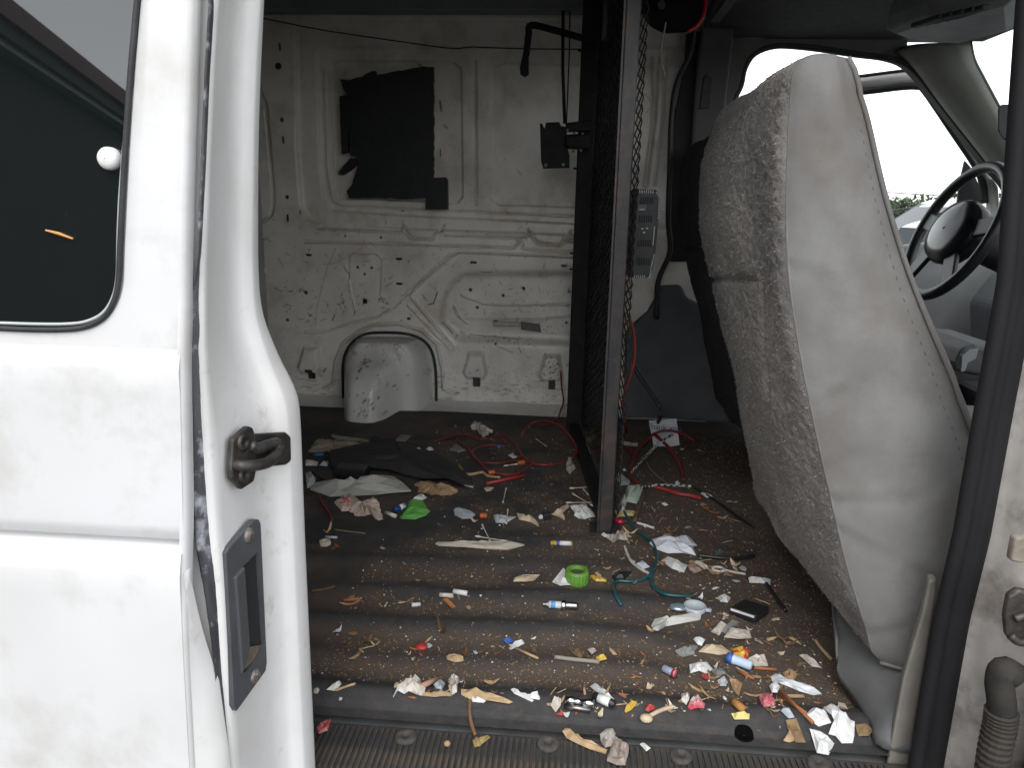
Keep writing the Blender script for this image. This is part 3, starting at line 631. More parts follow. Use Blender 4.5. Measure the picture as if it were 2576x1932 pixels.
# lower skin: profile rows in z
prof = [(zlow, 0), (zlow-.006, -.004), (zlow-.02, -.007), (zcr+.02, -.007), (zcr+.006, -.006), (zcr+.0025, .0), (zcr+.0012, .008), (zcr-.0012, .008), (zcr-.0025, -.001), (zcr-.008, -.012), (zcr-.03, -.016), (.05, -.018), (-.35, -.012)]
pz = []
for (z0_, d0_), (z1_, d1_) in zip(prof[:-1], prof[1:]):
    k_ = max(1, int(abs(z1_-z0_)/.02)); pz += [(z0_+(z1_-z0_)*i/k_, d0_+(d1_-d0_)*i/k_) for i in range(k_)]
rows = []
for z, dy in pz+prof[-1:]: rows.append([np.array([x, doorY(z)+dy, z+.0]) for x in np.linspace(xl0, edgeX(z)-.003, 12)])
m.loft(rows)
# rounded front edge of the skin turning in to the hem
zrow = list(np.linspace(-.35, zcr-.01, 14))+list(np.linspace(zcr+.01, zt2, 26)); 
def skoff(z): return float(np.interp(z, [-.35, .05, zcr-.03, zcr-.008, zcr+.02, zlow-.02, zlow-.006, zlow], [-.012, -.018, -.016, -.010, -.007, -.007, -.004, 0]))
rows = []
for z in zrow: x = edgeX(z); y = doorY(z)+skoff(z); rows.append([np.array([x-.006, y, z]), np.array([x-.0025, y+.0012, z]), np.array([x, y+.005, z]), np.array([x+.001, y+.014, z]), np.array([x-.004, y+.024, z])])
m.loft(rows)
skin = m.build('outer_skin', paint, door, True); skin.data.polygons.foreach_set('use_smooth', [True]*len(skin.data.polygons))
# window: glass, pale trim line, black rubber
m = MB(); m.add([p+np.array([0, .006, 0]) for p in win], [tuple(range(len(win)))]); wg = m.build('window_glass', tint, door)
m = MB(); m.tube([p+np.array([0, -.001, 0]) for p in win]+[win[0]], .0026, 8, False); m.build('window_rubber', blackrub, door, True)
def inset(loop, k): return [p+(wc-p)/np.linalg.norm(wc-p)*k for p in loop]
m = MB(); m.tube([p+np.array([0, .003, 0]) for p in inset(win, .0046)]+[inset(win, .0046)[0]], .0016, 6, False); m.build('window_trim', M('pale_trim', (.42, .45, .44), None, rough=.4), door, True)
# white cap and orange sliver on the glass
kc = onDoor(Z1(497, 733)); m = MB()
rows = [[kc+np.array([r*math.cos(t), -h, r*math.sin(t)]) for t in np.linspace(0, 2*math.pi, 25)[:-1]] for r, h in ((.0098, -.006), (.0098, -.001), (.0085, .0015), (.0055, .003), (.0005, .0035))]
m.loft(rows, True); m.build('window_latch_cap', M('white_cap', (.72, .73, .70), None, rough=.4), door, True)
a, b = onDoor(Z1(198, 1068)), onDoor(Z1(325, 1108)); sl = MB(); sl.tube([a+(0, .004, 0), (a+b)/2+np.array([0, .003, .001]), b+(0, .004, 0)], [.0009, .0015, .0008], 6)
tag(sl.build('orange_sliver', M('sliver_orange', (.55, .27, .08), None, rough=.6)), 'thin orange sliver on the tinted door window', 'sliver')

# door edge (front face of the door)
eo = [onY(p, -.272) for p in ((560, -150), (532, 0), (524, 160), (513, 430), (504, 650), (504, 900), (510, 1000), (530, 1300), (548, 1500), (562, 1700), (578, 1932), (590, 2080))]
ei = [onY(p, -.10) for p in ((672, -150), (664, 0), (654, 250), (651, 380), (651, 650), (655, 740), (665, 800), (705, 900), (737, 957), (755, 1000), (760, 1073), (770, 1350), (785, 1687), (796, 1932), (805, 2120))]
def smz(poly, z):
    return np.mean([interp(poly, 2, z+dz)[0] for dz in (-.012, -.006, 0, .006, .012)])
rows = []
for z in np.linspace(-.30, 1.24, 110):
    ys = doorY(z)-YO; xo, xi = smz(eo, z)*(1+ys/.661), smz(ei, z)
    L = lambda t, dx: np.array([xo*(1-t)+xi*t+dx, (-.272+ys)*(1-t)+(-.10)*t, z])
    rows.append([L(0, -.03), L(.0, 0), L(.03, .003), L(.10, .001), L(.30, -.004), L(.52, -.009), L(.70, -.010), L(.735, -.004), L(.77, .004), L(.80, .005), L(.93, .003), L(.985, .0), L(1, -.003)+np.array([0, .004, 0]), L(1, -.06)+np.array([0, .006, 0])])
m = MB(); m.loft(rows); ed = m.build('door_edge_panel', jambpaint, door, True)
m = MB(); m.box((-.90, -.105, .40), (1.0, .012, 1.5)); m.build('inner_panel', jambpaint, door)
# weathered black seal strip in the gap
sl_ = [onY(p, -.285) for p in Z1((972, -60), (972, 0), (955, 300), (935, 800), (915, 1200), (880, 1420), (870, 1600))+Z2((688, 100), (690, 400), (700, 600), (715, 850), (745, 1000), (780, 1250), (830, 1600), (850, 1800))]
sr_ = [onY(p, -.270) for p in Z1((981, -60), (981, 0), (966, 300), (946, 800), (929, 1200), (928, 1400), (930, 1600))+Z2((745, 50), (755, 400), (775, 700), (790, 850), (805, 1000), (820, 1300), (845, 1600), (862, 1800))]
rows = []
for z in np.linspace(-.16, .99, 120):
    a, b = np.array(interp(sl_, 2, z)), np.array(interp(sr_, 2, z)); y_s = doorY(z)-YO; j = rnd.uniform(-.0005, .0005)
    a, b = np.array([a[0]*(1+y_s/.648), a[1]+y_s, z]), np.array([b[0]*(1+y_s/.663), b[1]+y_s, z])
    rows.append([a+np.array([-.004, .016, 0]), a+np.array([0, .003+j, 0]), a*.7+b*.3+np.array([0, -.004, 0]), a*.4+b*.6+np.array([0, .002+j, 0]), b+np.array([0, .0, 0]), b+np.array([-.002, .014, 0])])
m = MB(); m.loft(rows); m.build('edge_seal', sealrub, door, True)
# hem (white) between skin and seal lower down
rows = []
for z in np.linspace(-.30, .40, 60):
    a = np.array([edgeX(z), doorY(z)+skoff(z)+.006, z]); b = np.array(interp(sl_, 2, z))
    fade = float(np.clip((.40-z)/.14, 0, 1)); b = a+(b-a)*np.array([1, 1, 1])*fade if b[0] > a[0] else a.copy()
    rows.append([a, a*.5+b*.5+np.array([0, -.002, 0]), b+np.array([0, -.004, 0]), b+np.array([.001, .006, 0])])
m = MB(); m.loft(rows); m.build('skin_hem', jambpaint, door, True)
# plane of the edge panel
EP = np.array([smz(eo, .35), -.272, .35]); EQ = np.array([smz(ei, .35), -.10, .35]); en = np.cross(EQ-EP, np.array([0, 0, 1.])); en /= np.linalg.norm(en)
if en[0] < 0: en = -en
E0 = EP+en*.004
def onE(p, k=0): return onP(p, E0+en*k, en)
# recessed handle
hd = [onE(p) for p in Z2((825, 868), (838, 845), (930, 745), (944, 742), (952, 760), (975, 1270), (970, 1300), (875, 1432), (862, 1448), (855, 1430))]
rc = [onE(p) for p in Z2((890, 912), (944, 858), (966, 1205), (905, 1300), (878, 1310), (868, 940))]
m = MB(); no_, ni = len(hd), len(rc)
rcx = [rc[5], rc[0], rc[0]*.5+rc[1]*.5, rc[1], rc[1]*.8+rc[2]*.2, rc[2]*.7+rc[1]*.3, rc[2], rc[3], rc[4], rc[5]*.3+rc[4]*.7]
m.loft([[p-en*.004 for p in hd]+[hd[0]-en*.004], [p+en*.003 for p in hd]+[hd[0]+en*.003], [p+en*.003 for p in rcx]+[rcx[0]+en*.003], [p-en*.002 for p in rcx]+[rcx[0]-en*.002]])
hb = m.build('handle_bezel', M('handle_plastic', (.075, .08, .088), (.062, .065, .072), 20, .5), door)
hole = [p for p in rc]
m = MB(); m.add([p-en*.0012 for p in rcx], [tuple(range(len(rcx)))]); m.build('handle_pocket', M('pocket_black', (.02, .021, .023), None, rough=.6), hb)
q = [onE(p, .001) for p in Z2((852, 955), (886, 915), (906, 1210), (878, 1312))]
m = MB(); m.prism(q, en*.006); bevel(m.build('handle_paddle', M('paddle_grey', (.065, .067, .073), None, rough=.5), hb), .0015)
q = [onE(p, .001) for p in Z2((905, 1215), (962, 1205), (930, 1262), (884, 1308))]
m = MB(); m.prism(q, en*.0015); m.build('pocket_floor', M('dirty_floor', (.14, .11, .085), (.09, .075, .06), 90, .9), hb)
for p in ((917, 800), (941, 1320)):
    c = onE(Z2(*p), .003); t1 = np.array([0, 0, 1.]); t2 = np.cross(en, t1)
    m = MB(); m.loft([[c+en*h+r*(math.cos(a)*t1+math.sin(a)*t2) for a in np.linspace(0, 2*math.pi, 17)[:-1]] for r, h in ((.0085, -.002), (.0085, .001), (.006, .003), (.001, .0035))], True); m.build('screw', M('corroded_screw', (.30, .28, .25), (.12, .10, .09), 200, .6, .5), hb, True)
# latch
dkm = M('dirty_latch_metal', (.055, .05, .046), (.10, .09, .08), 60, .5, .6, bmp=.4, bscale=150)
q = [onE(p) for p in Z2((838, 445), (895, 396), (912, 402), (920, 425), (925, 560), (917, 600), (872, 631), (835, 592), (832, 560))]
m = MB(); m.prism(q, en*.007); lt = bevel(m.build('latch_bracket', dkm, door), .002)
q = [onE(p, -.002) for p in Z2((918, 425), (1040, 419), (1058, 435), (1060, 525), (1040, 541), (922, 552))]
m = MB(); m.prism(q, en*.006); bevel(m.build('latch_backplate', M('latch_dark', (.03, .03, .033), (.06, .055, .05), 40, .5, .4), lt), .003)
pts = [onE(p, k) for p, k in zip(Z2((868, 540), (900, 545), (950, 542), (990, 530), (1020, 505), (1030, 478), (1018, 462), (985, 468), (950, 480), (920, 470)), (.006, .016, .02, .02, .018, .015, .012, .01, .008, .006))]
m = MB(); m.tube(spline(pts, 5), .0062, 8); m.build('latch_hook', dkm, lt, True)
for p in ((893, 458), (897, 578)):
    c = onE(Z2(*p), .006); t1 = np.array([0, 0, 1.]); t2 = np.cross(en, t1); m = MB(); m.loft([[c+en*h+r*(math.cos(a)*t1+math.sin(a)*t2) for a in np.linspace(0, 2*math.pi, 13)[:-1]] for r, h in ((.0095, -.002), (.0095, .003), (.0045, .004), (.004, .001), (.0005, .0))], True); m.build('bolt', dkm, lt, True)

# ================================================================== right hand jamb
JY = -.03
sL = [onY(p, JY) for p in ((2562, -80), (2553, 0), (2532, 300), (2506, 700), (2489, 800), (2452, 1005), (2394, 1346), (2346, 1550), (2283, 1932))]
def jx(z): return float(np.interp(z, *zip(*sorted((p[2], p[0]) for p in sL))))
rows = []
for z in np.linspace(-.02, 1.30, 60):
    x = jx(z); rows.append([np.array([x+dx, JY+dy, z]) for dx, dy in ((.050, .05), (.026, .03), (.009, .012), (.0005, .0), (.008, -.009), (.017, -.008), (.021, -.003), (.025, -.009), (.034, -.012), (.043, -.007), (.046, .003))])
m = MB(); m.loft(rows); m.build('door_opening_seal', M('seal_black', (.012, .012, .013), (.020, .020, .022), 12, .7, spec=.2, bmp=.2, stretch=(1, 1, .2)), van, True)
rows = []
for z in np.linspace(-.12, 1.33, 70):
    x = jx(z); rows.append([np.array([x+dx, JY+dy, z]) for dx, dy in ((.038, .004), (.046, -.010), (.051, -.022), (.055, -.040), (.063, -.052), (.080, -.060), (.11, -.066), (.13, -.075))])
m = MB(); m.loft(rows); m.build('door_jamb', M('jamb_dirty', (.50, .47, .44), (.36, .33, .30), 12, .5, dirt=(.16, .13, .11), dscale=16, dlo=.5, dhi=.75), van, True)
# beige trim strip inside the seal
q = [onY(p, .0) for p in Z8((815, 966), (845, 966), (850, 1000), (742, 1659), (720, 1760), (640, 1760), (663, 1640), (720, 1330), (790, 1090))]
m = MB(); m.prism(q, (.006, .02, 0)); bevel(m.build('entry_trim', M('beige_grey_trim', (.20, .185, .165), (.16, .145, .125), 20, .6), van), .004)
# striker, clip, hose on the jamb
JB = JY-.085
def jbx(p): return onY(Z8(*p), JB)
sk = MB(); q = [jbx(p) for p in ((1092, 1010), (1130, 985), (1200, 1000), (1200, 1215), (1130, 1195), (1085, 1160), (1078, 1090))]; sk.prism(q, (0, -.01, 0)); sko = bevel(sk.build('striker_plate', dkm, van), .004)
m = MB(); m.tube(spline([jbx(p)+np.array([0, -.012, 0]) for p in ((1095, 1150), (1130, 1175), (1180, 1160), (1185, 1110), (1150, 1080), (1110, 1090))], 5), .005, 8); m.build('striker_loop', dkm, sko, True)
q = [jbx(p) for p in ((1112, 795), (1165, 790), (1200, 830), (1200, 885), (1130, 890), (1096, 880))]; m = MB(); m.prism(q, (0, -.012, 0)); bevel(m.build('jamb_clip', M('tan_plastic', (.26, .225, .18), (.16, .135, .105), 60, .7), van), .003)
hp_ = [jbx(p) for p in ((1115, 1300), (1075, 1280), (1060, 1330), (1066, 1390), (1068, 1430))]
m = MB(); m.tube(spline([p+np.array([0, -.01, 0]) for p in hp_], 5), .0155, 12); ho = m.build('hose_elbow', M('hose_grey', (.028, .026, .024), (.042, .038, .034), 30, .8, spec=.2), van, True)
hs_ = spline([jbx(p)+np.array([0, -.01, 0]) for p in ((1068, 1425), (1062, 1480), (1045, 1560), (1030, 1660), (1015, 1800))], 16)
m = MB(); m.tube(hs_, [.0185 if (i//2) % 2 else .0145 for i in range(len(hs_))], 14); m.build('corrugated_hose', M('hose_dark', (.05, .044, .038), (.032, .028, .025), 30, .8, spec=.2), van, False)
# opened front half of the side doorway: only its dark rubber edged panel shows
fd = tag(empty('front_side_door', (.7, -.4, 0)), 'dark edged opened door panel at the rim of the right jamb', 'door')
q1, q2 = onY(Z8(1130, 1659), -.13), onY(Z8(1167, 1380), -.13)
m = MB(); m.prism([(q1[0]+.012, -.145, q1[2]-.35), (q2[0]+.014, -.145, q2[2]+.02), (q2[0]+.06, -.145, q2[2]+.8), (q2[0]+.12, -.145, q2[2]+.8), (q1[0]+.12, -.145, q1[2]-.35)], (.95, -.10, 0)); m.build('door_slab', darktrim, fd)
m = MB(); m.tube([(q1[0]+.012, -.145, q1[2]-.35), (q2[0]+.014, -.145, q2[2]+.02), (q2[0]+.06, -.145, q2[2]+.8)], .008); m.build('door_edge_rubber', blackrub, fd, True)
# ================================================================== floor mat: ridged rubber, dirt lying in the troughs
MX, MY = np.linspace(-1.12, 1.15, 560), np.linspace(.0, 1.60, 405)
GXm, GYm = np.meshgrid(MX, MY)
wob = (vnoise(GXm.shape, (6, 8), NPR)-.5)*.05+(vnoise(GXm.shape, (14, 22), NPR)-.5)*.02
Yw = GYm+wob*np.clip(GYm/.1, 0, 1)
RIDGES = [(.060, .030, .018), (.155, .024, .016), (.255, .028, .019), (.365, .028, .018), (.49, .032, .013), (.62, .03, .009), (.78, .03, .006)]
Hm = .004+(vnoise(GXm.shape, (10, 14), NPR)-.5)*.004
for y0, w, h in RIDGES:
    Hm = Hm+h*np.exp(-((Yw-y0)/w)**2)*(1 if y0 < .1 else (.45+.55*vnoise(GXm.shape, (2, 6), NPR))*np.clip(1.15-np.maximum(0, GXm-.05)*3.0, .15, 1))
Hm = Hm+(.010+.01*vnoise(GXm.shape, (2, 9), NPR))*np.clip((GYm-1.50)/.10, 0, 1)**2
Hm[GYm < .02] *= .4
big = vnoise(GXm.shape, (5, 7), NPR); fine = vnoise(GXm.shape, (60, 80), NPR); mid = vnoise(GXm.shape, (18, 24), NPR)
dirtA = np.clip((GYm-.075)/.03, 0, 1)*np.clip((.0165-Hm)/.010, 0, 1)*np.clip((big*.6+mid*.7+fine*.3-.42+np.clip(GXm+.1, -.3, .5)*.55+np.clip(.5-GYm, -.2, .5)*.2)/.35, 0, 1)
Hm = Hm+dirtA*(fine*.0022+NPR.rand(*GXm.shape)*.0012)
def matz(x, y):
    i = np.clip(np.searchsorted(MX, x)-1, 0, len(MX)-2); j = np.clip(np.searchsorted(MY, y)-1, 0, len(MY)-2)
    return float(np.max(Hm[j:j+2, i:i+2])) if y >= 0 else SCZ
SCZ = -.004
fm = gridmesh('floor_mat', np.stack([GXm, GYm, Hm], -1), None, matmat, None, {'dirt': dirtA})
tag(fm, 'dirty black ridged rubber mat covering the van floor', 'floor mat')
def onF(p):
    q = onZ(p, .005)
    for _ in range(4):
        z = matz(q[0], q[1]) if q[1] > -.001 else SCZ; q = onZ(p, z)
    return q
# black disc on the near ridge, painting in the dark of a hole
c = onF(F4(1230, 968)); m = MB(); m.loft([[np.array([c[0]+r*1.1*math.cos(a), c[1]+r*math.sin(a), matz(c[0]+r*1.1*math.cos(a), c[1]+r*math.sin(a))+h]) for a in np.linspace(0, 2*math.pi, 21)[:-1]] for r, h in ((.0125, .0005), (.0105, .0020), (.007, .0008), (.001, .0006))], True); m.build('mat_hole_shade', M('hole_shade_black', (.004, .004, .004), None, rough=1, spec=.0), fm, True)
m = MB(); m.add([c+np.array([r*1.1*math.cos(a+.3*k), r*math.sin(a), .004]) for k, (a, r) in enumerate(((0, .020), (1.2, .014), (2.3, .019), (3.6, .018), (4.9, .017)))], [(0, 1, 2, 3, 4)])
# scuff plate at the doorway: ribbed step trim with screws
m = MB(); m.box((-.05, -.055, -.022), (1.3, .106, .03)); sp = m.build('step_plate', scuffm, van); sp['label'] = 'black ribbed step plate along the doorway'
bevel(sp, .004)
m = MB(); m.box((-.05, -.125, -.06), (1.3, .03, .10)); bevel(m.build('step_edge', M('sill_black', (.02, .021, .025), (.035, .035, .04), 12, .4), van), .01, 3)
rb = bpy.data.meshes.new('rib'); b_ = MB(); b_.box((0, 0, 0), (.0042, .082, .005)); rb.from_pydata(b_.v, [], b_.f); rb.materials.append(scuffm)
for i in range(110):
    x = -.36+i*.0086
    if x > .47: break
    o = bpy.data.objects.new('rib', rb); link(o, sp); o.matrix_parent_inverse = Matrix.Translation(-parent_loc(sp)); o.location = (x, -.053, -.0058)
for k, p in enumerate((F3(830, 1385), F3(2060, 1445), F4(850, 1085), F4(1680, 1130))):
    c = onZ(p, -.001); m = MB(); m.loft([[c+np.array([r*math.cos(a), r*math.sin(a), h]) for a in np.linspace(0, 2*math.pi, 25)[:-1]] for r, h in ((.0155, -.004), (.0155, .0005), (.0135, .002), (.0055, .0022), (.0045, -.001), (.0005, -.001))], True)
    m.build('washer_screw', M('washer_metal', (.07, .062, .055), (.04, .036, .032), 100, .8, .1), sp, True)

# ================================================================== bulkhead partition
part = tag(empty('bulkhead_partition', (.08, 1.05, 0)), 'black and rusty steel mesh partition standing between cargo floor and cab', 'partition')
PA, PB = np.array([.104, .69, 0]), np.array([.032, 1.465, 0]); pd = (PB-PA)/np.linalg.norm(PB-PA); pn = np.array([pd[1], -pd[0], 0])
m = MB(); m.box((PA[0], PA[1], .72), (.031, .03, 1.42)); po = bevel(m.build('rusty_post', rust, part), .003); po['label'] = 'rusty brown steel upright'
m = MB(); m.box((PA[0]-.0175, PA[1]-.012, .72), (.004, .012, 1.42)); m.build('post_lip', rust, po)
m = MB(); m.box((PA[0], PA[1], .004+matz(PA[0], PA[1])), (.07, .06, .006)); m.build('foot_plate', rust, po)
bx_ = MB(); bx_.box((PB[0], PB[1], .72), (.052, .05, 1.42)); bevel(bx_.build('black_post', blackmet, part), .004)
m = MB(); m.box((PB[0]+.062, PB[1]+.06, .72), (.07, .03, 1.42)); bevel(m.build('black_post', blackmet, part), .004)
m = MB(); m.bar((PA[0], PA[1], 1.405), (PB[0], PB[1], 1.405), .035, .035); m.build('top_rail', blackmet, part)
m = MB(); m.bar((PA[0]+.0, PA[1]+.03, .03), (PB[0], PB[1]-.03, .03), .03, .03); m.build('bottom_rail', blackmet, part)
for z in (.55, .60, .86, 1.2): 
    m = MB(); m.bar(PB+np.array([-.035, 0, z]), PB+np.array([.12, .06, z]), .004, .006); m.build('strap', blackmet, part)
# expanded metal lattice
m = MB(); L = np.linalg.norm(PB-PA)-.01; o0 = PA+pn*.024-pd*.022; zl, zh = .05, 1.40; cw, chh = .030, .012
slope = chh/cw
k = 0
for fam in (1, -1):
    z0 = zl-L*slope
    while z0 < zh+L*slope:
        a = 0.; b_e = L; za, zb2 = z0, z0+fam*slope*L
        pts = []
        for s in np.linspace(0, L, 20): 
            z = z0+fam*slope*s
            if zl <= z <= zh: pts.append((s, z))
        if len(pts) > 1:
            (s0, a0), (s1, a1) = pts[0], pts[-1]; m.bar(o0+pd*s0+np.array([0, 0, a0])+pn*.001*fam, o0+pd*s1+np.array([0, 0, a1])+pn*.001*fam, .0022, .0022)
        z0 += chh*2
m.build('mesh_panel', M('mesh_black', (.02, .02, .02), (.04, .035, .03), 60, .5, .3), part)
# cut edge of the lattice standing proud beside the rusty post
m = MB()
for i in range(58):
    z = .06+i*.0235; q = o0+np.array([0, 0, z]); m.bar(q, q-pd*.006+np.array([.002, 0, .010]), .002, .002); m.bar(q-pd*.006+np.array([.002, 0, .010]), q+np.array([0, 0, .022]), .002, .002)
m.build('mesh_cut_edge', M('mesh_edge', (.045, .042, .04), (.02, .02, .02), 120, .5, .4), part)

# screen bracket bolted to the black post
br = tag(empty('screen_bracket', (-.05, 1.42, .85)), 'black steel screen mount bracket sticking out from the black post', 'bracket')
by = 1.40
q = [onY(p, by) for p in Z5((185, 732), (198, 735), (212, 765), (222, 728), (300, 725), (312, 750), (345, 755), (350, 880), (362, 930), (362, 1000), (205, 1004), (192, 960))]
m = MB(); m.prism(q, (0, .006, 0)); pl_ = m.build('mount_plate', blackmet, br)
q = [onY(p, by-.012) for p in Z5((335, 730), (490, 712), (490, 778), (345, 782))]; m = MB(); m.prism(q, (0, .03, 0)); bevel(m.build('upper_arm', blackmet, br), .003)
q = [onY(p, by-.014) for p in Z5((330, 800), (480, 790), (480, 890), (335, 880))]; m = MB(); m.prism(q, (0, .05, 0)); bevel(m.build('swivel_arm', blackmet, br), .008)
for p in ((220, 983), (325, 980)): c = onY(Z5(*p), by-.002); m = MB(); m.tube([c, c+np.array([0, -.003, 0])], .005, 10); m.build('bolt', greymet, pl_)
for p in ((390, 790), (440, 795), (385, 900), (430, 895), (350, 775)): c = onY(Z5(*p), by-.02); m = MB(); m.tube([c, c+np.array([0, -.004, 0])], .004, 8); m.build('bolt', greymet, br)

# hanging hardware under the roof
hw = tag(empty('roof_bracket', (-.1, 1.4, 1.3)), 'black bent steel arm hanging under the roof beside the partition', 'bracket')
m = MB(); P = [onY(p, 1.42) for p in Z3((2040, 250), (1800, 180), (1650, 148), (1635, 200), (1620, 330))]; m.tube(spline(P, 4), .010, 8); m.build('bent_arm', blackmet, hw, True)
P = [onY(p, 1.42) for p in Z3((1600, 320), (1635, 320), (1635, 440), (1610, 455), (1585, 440), (1582, 400))]; m = MB(); m.prism(P, (0, .012, 0)); m.build('arm_end', blackmet, hw)
rd = MB(); rd.tube([onY(p, 1.47) for p in Z3((1840, 60), (1838, 400), (1850, 735))], .005, 8); tag(rd.build('hanging_rod', blackmet, None, True), 'thin black rod hanging down to the screen bracket', 'rod')
rd = MB(); rd.tube([onY(p, 1.50) for p in Z3((1880, 60), (1878, 300), (1860, 735))], .0025, 6); tag(rd.build('hanging_cable', blackrub, None, True), 'thin black cable beside the hanging rod', 'cable')
rd = MB(); rd.tube([onY(p, 1.30) for p in Z5((578, -60), (575, 90), (566, 235))], .007, 8); tag(rd.build('ceiling_pipe', M('dull_pipe', (.12, .11, .11), None, rough=.5), None, True), 'short dull grey pipe stub hanging from the roof', 'pipe')
cb = MB(); cb.tube(spline([onY(p, 1.66) for p in Z3((-60, 90), (60, 108), (400, 175), (800, 235), (1165, 285), (1300, 278), (1600, 288), (2040, 292))], 5), .0022, 6); tag(cb.build('wall_cable', blackrub, None, True), 'thin black cable sagging along the top of the wall', 'cable')

# black sheet stuck on the wall
def wallsheet(name, pts, th, label, mat=None, off=.004, jag=0):
    P = []
    pp = Z3(*pts)
    for i, p in enumerate(pp):
        a, b = np.array(p), np.array(pp[(i+1) % len(pp)]); n = max(1, int(np.linalg.norm(b-a)/8)) if jag else 1
        for k in range(n): P.append(tuple(a+(b-a)*k/n+(np.array([rnd.uniform(-jag, jag), rnd.uniform(-jag, jag)]) if k else 0)))
    Q = [onWall(p) for p in P]; m = MB(); m.prism([q+np.array([0, .022, 0]) for q in Q], (0, -.014-th-off, 0)); o = m.build(name, mat or M('black_film', (.010, .012, .013), (.015, .016, .018), 14, .55, bmp=1.0, bscale=22, spec=.45))
    return tag(o, label, 'sheet')
wallsheet('black_sheet', ((508, 468), (560, 475), (640, 455), (700, 420), (718, 418), (728, 445), (800, 430), (900, 412), (1010, 393), (1066, 395), (1067, 1060), (1060, 1180), (880, 1185), (720, 1178), (565, 1180), (547, 1138), (580, 1100), (590, 1060), (610, 1000), (620, 960), (600, 932), (568, 925), (566, 800), (556, 740), (558, 640), (548, 560), (530, 530)), .002, 'large torn black plastic sheet stuck on the white wall', jag=1.2)
wallsheet('black_strip', ((505, 570), (548, 565), (553, 640), (560, 740), (556, 905), (520, 915)), .002, 'narrow black strip beside the large torn black sheet', jag=.6)
wallsheet('black_scrap', ((570, 940), (605, 945), (612, 975), (570, 1010), (520, 1042), (496, 1030), (530, 985)), .002, 'curled black scrap hanging under the narrow black strip', jag=.6)
wallsheet('black_patch', ((1020, 1062), (1140, 1055), (1150, 1070), (1152, 1248), (1020, 1246)), .003, 'small black square patch at the lower corner of the torn sheet', off=.008)

# power inverter on the front of the partition
inv = tag(empty('power_inverter', (.17, .85, .68)), 'black power inverter with vents, outlets and striped edge on the partition', 'inverter')
iy = .90
def I5(*q): return [onY(p, iy) for p in Z5(*q)]
m = MB(); m.prism(I5((745, 1125), (880, 1128), (905, 1165), (893, 1320), (880, 1470), (860, 1600), (835, 1660), (715, 1660), (735, 1400)), (0, .16, 0)); bod = bevel(m.build('inverter_case', M('case_black', (.035, .037, .04), (.028, .029, .03), 40, .45), inv), .006, 3)
lightp = M('stripe_white', (.42, .44, .44), None, rough=.5)
def mark(name, pts, mat, th=.002, parent=bod, k=0): 
    P = [onY(p, iy-.001-k) for p in Z5(*pts)]; m = MB(); m.prism(P, (0, -th, 0)); return m.build(name, mat, parent)
for i in range(7): x = 778+i*13; mark('fin', ((x, 1128), (x+6, 1128), (x+6, 1152), (x, 1152)), lightp)
for i in range(9): y = 1172+i*15; x = 895-i*.6; mark('fin', ((x-4, y), (x+4, y), (x+4, y+8), (x-4, y+8)), lightp)
mark('corner_guard', ((878, 1140), (900, 1165), (898, 1175), (892, 1168), (876, 1147)), lightp)
for i in range(10): y = 1515+i*12; x = 866-i*2.6; mark('fin', ((x-4, y), (x+4, y), (x+3, y+7), (x-5, y+7)), lightp)
for i in range(8): x = 722+i*12; mark('fin', ((x, 1640), (x+5, 1640), (x+5, 1662), (x, 1662)), lightp)
mark('corner_guard', ((842, 1625), (848, 1640), (838, 1660), (818, 1662), (820, 1655), (834, 1650)), lightp)
vb = M('vent_black', (.006, .006, .006), None, rough=.7)
for y0, hh, x0 in ((1175, 38, 784), (1282, 42, 776), (1428, 42, 770), (1538, 42, 762)):
    for i in range(6): x = x0+i*14; mark('vent_slot', ((x, y0), (x+7, y0), (x+6, y0+hh), (x-1, y0+hh)), vb, .001)
mark('rocker_switch', ((772, 1218), (820, 1218), (820, 1256), (770, 1256)), M('switch_grey', (.12, .12, .125), None, rough=.5), .004)
mark('switch_mark', ((776, 1242), (810, 1242), (810, 1252), (776, 1252)), lightp, .0015, k=.004)
ol = mark('outlet', ((775, 1345), (838, 1340), (838, 1400), (775, 1402)), M('outlet_black', (.022, .022, .024), None, rough=.4), .004)
for x, y in ((790, 1358), (818, 1356)): mark('outlet_slot', ((x, y), (x+12, y), (x+12, y+8), (x, y+8)), lightp, .0015, k=.004)
mark('outlet_slot', ((800, 1380), (812, 1380), (812, 1390), (800, 1390)), lightp, .0015, k=.004)
mark('outlet', ((762, 1490), (835, 1488), (832, 1520), (760, 1522)), MATS['outlet_black'], .004); mark('label_strip', ((866, 1350), (872, 1350), (862, 1462), (856, 1462)), lightp, .0006)

# red rimmed lamp under the roof
lamp = tag(empty('roof_lamp', (.24, 1.2, 1.26)), 'dark round lamp housing with red rim hanging under the roof', 'lamp')
c = onY(Z5(978, 20), 1.2); rows = []
for r, h in ((.01, -.055), (.055, -.05), (.062, -.02), (.062, .04)): rows.append([c+np.array([h*.5, -h*.2, 0])*1.0+np.array([r*math.cos(a), r*.5*math.sin(a), 1.25*r*math.sin(a)]) for a in np.linspace(0, 2*math.pi, 29)[:-1]])
m = MB(); m.loft(rows, True); m.build('lamp_housing', pianoblk, lamp, True)
ring = [c+np.array([.02, -.008, 0])+np.array([.0625*math.cos(a), .031*math.sin(a), .078*math.sin(a)]) for a in np.linspace(-1.25, .7, 16)]; m = MB(); m.tube(ring, .0045, 6, False); m.build('red_rim', M('red_lens', (.55, .02, .03), None, rough=.25), lamp, True)
m = MB(); m.tube([c+np.array([0, .0, .05]), c+np.array([0, 0, .2])], .012); m.build('lamp_stem', blackmet, lamp)
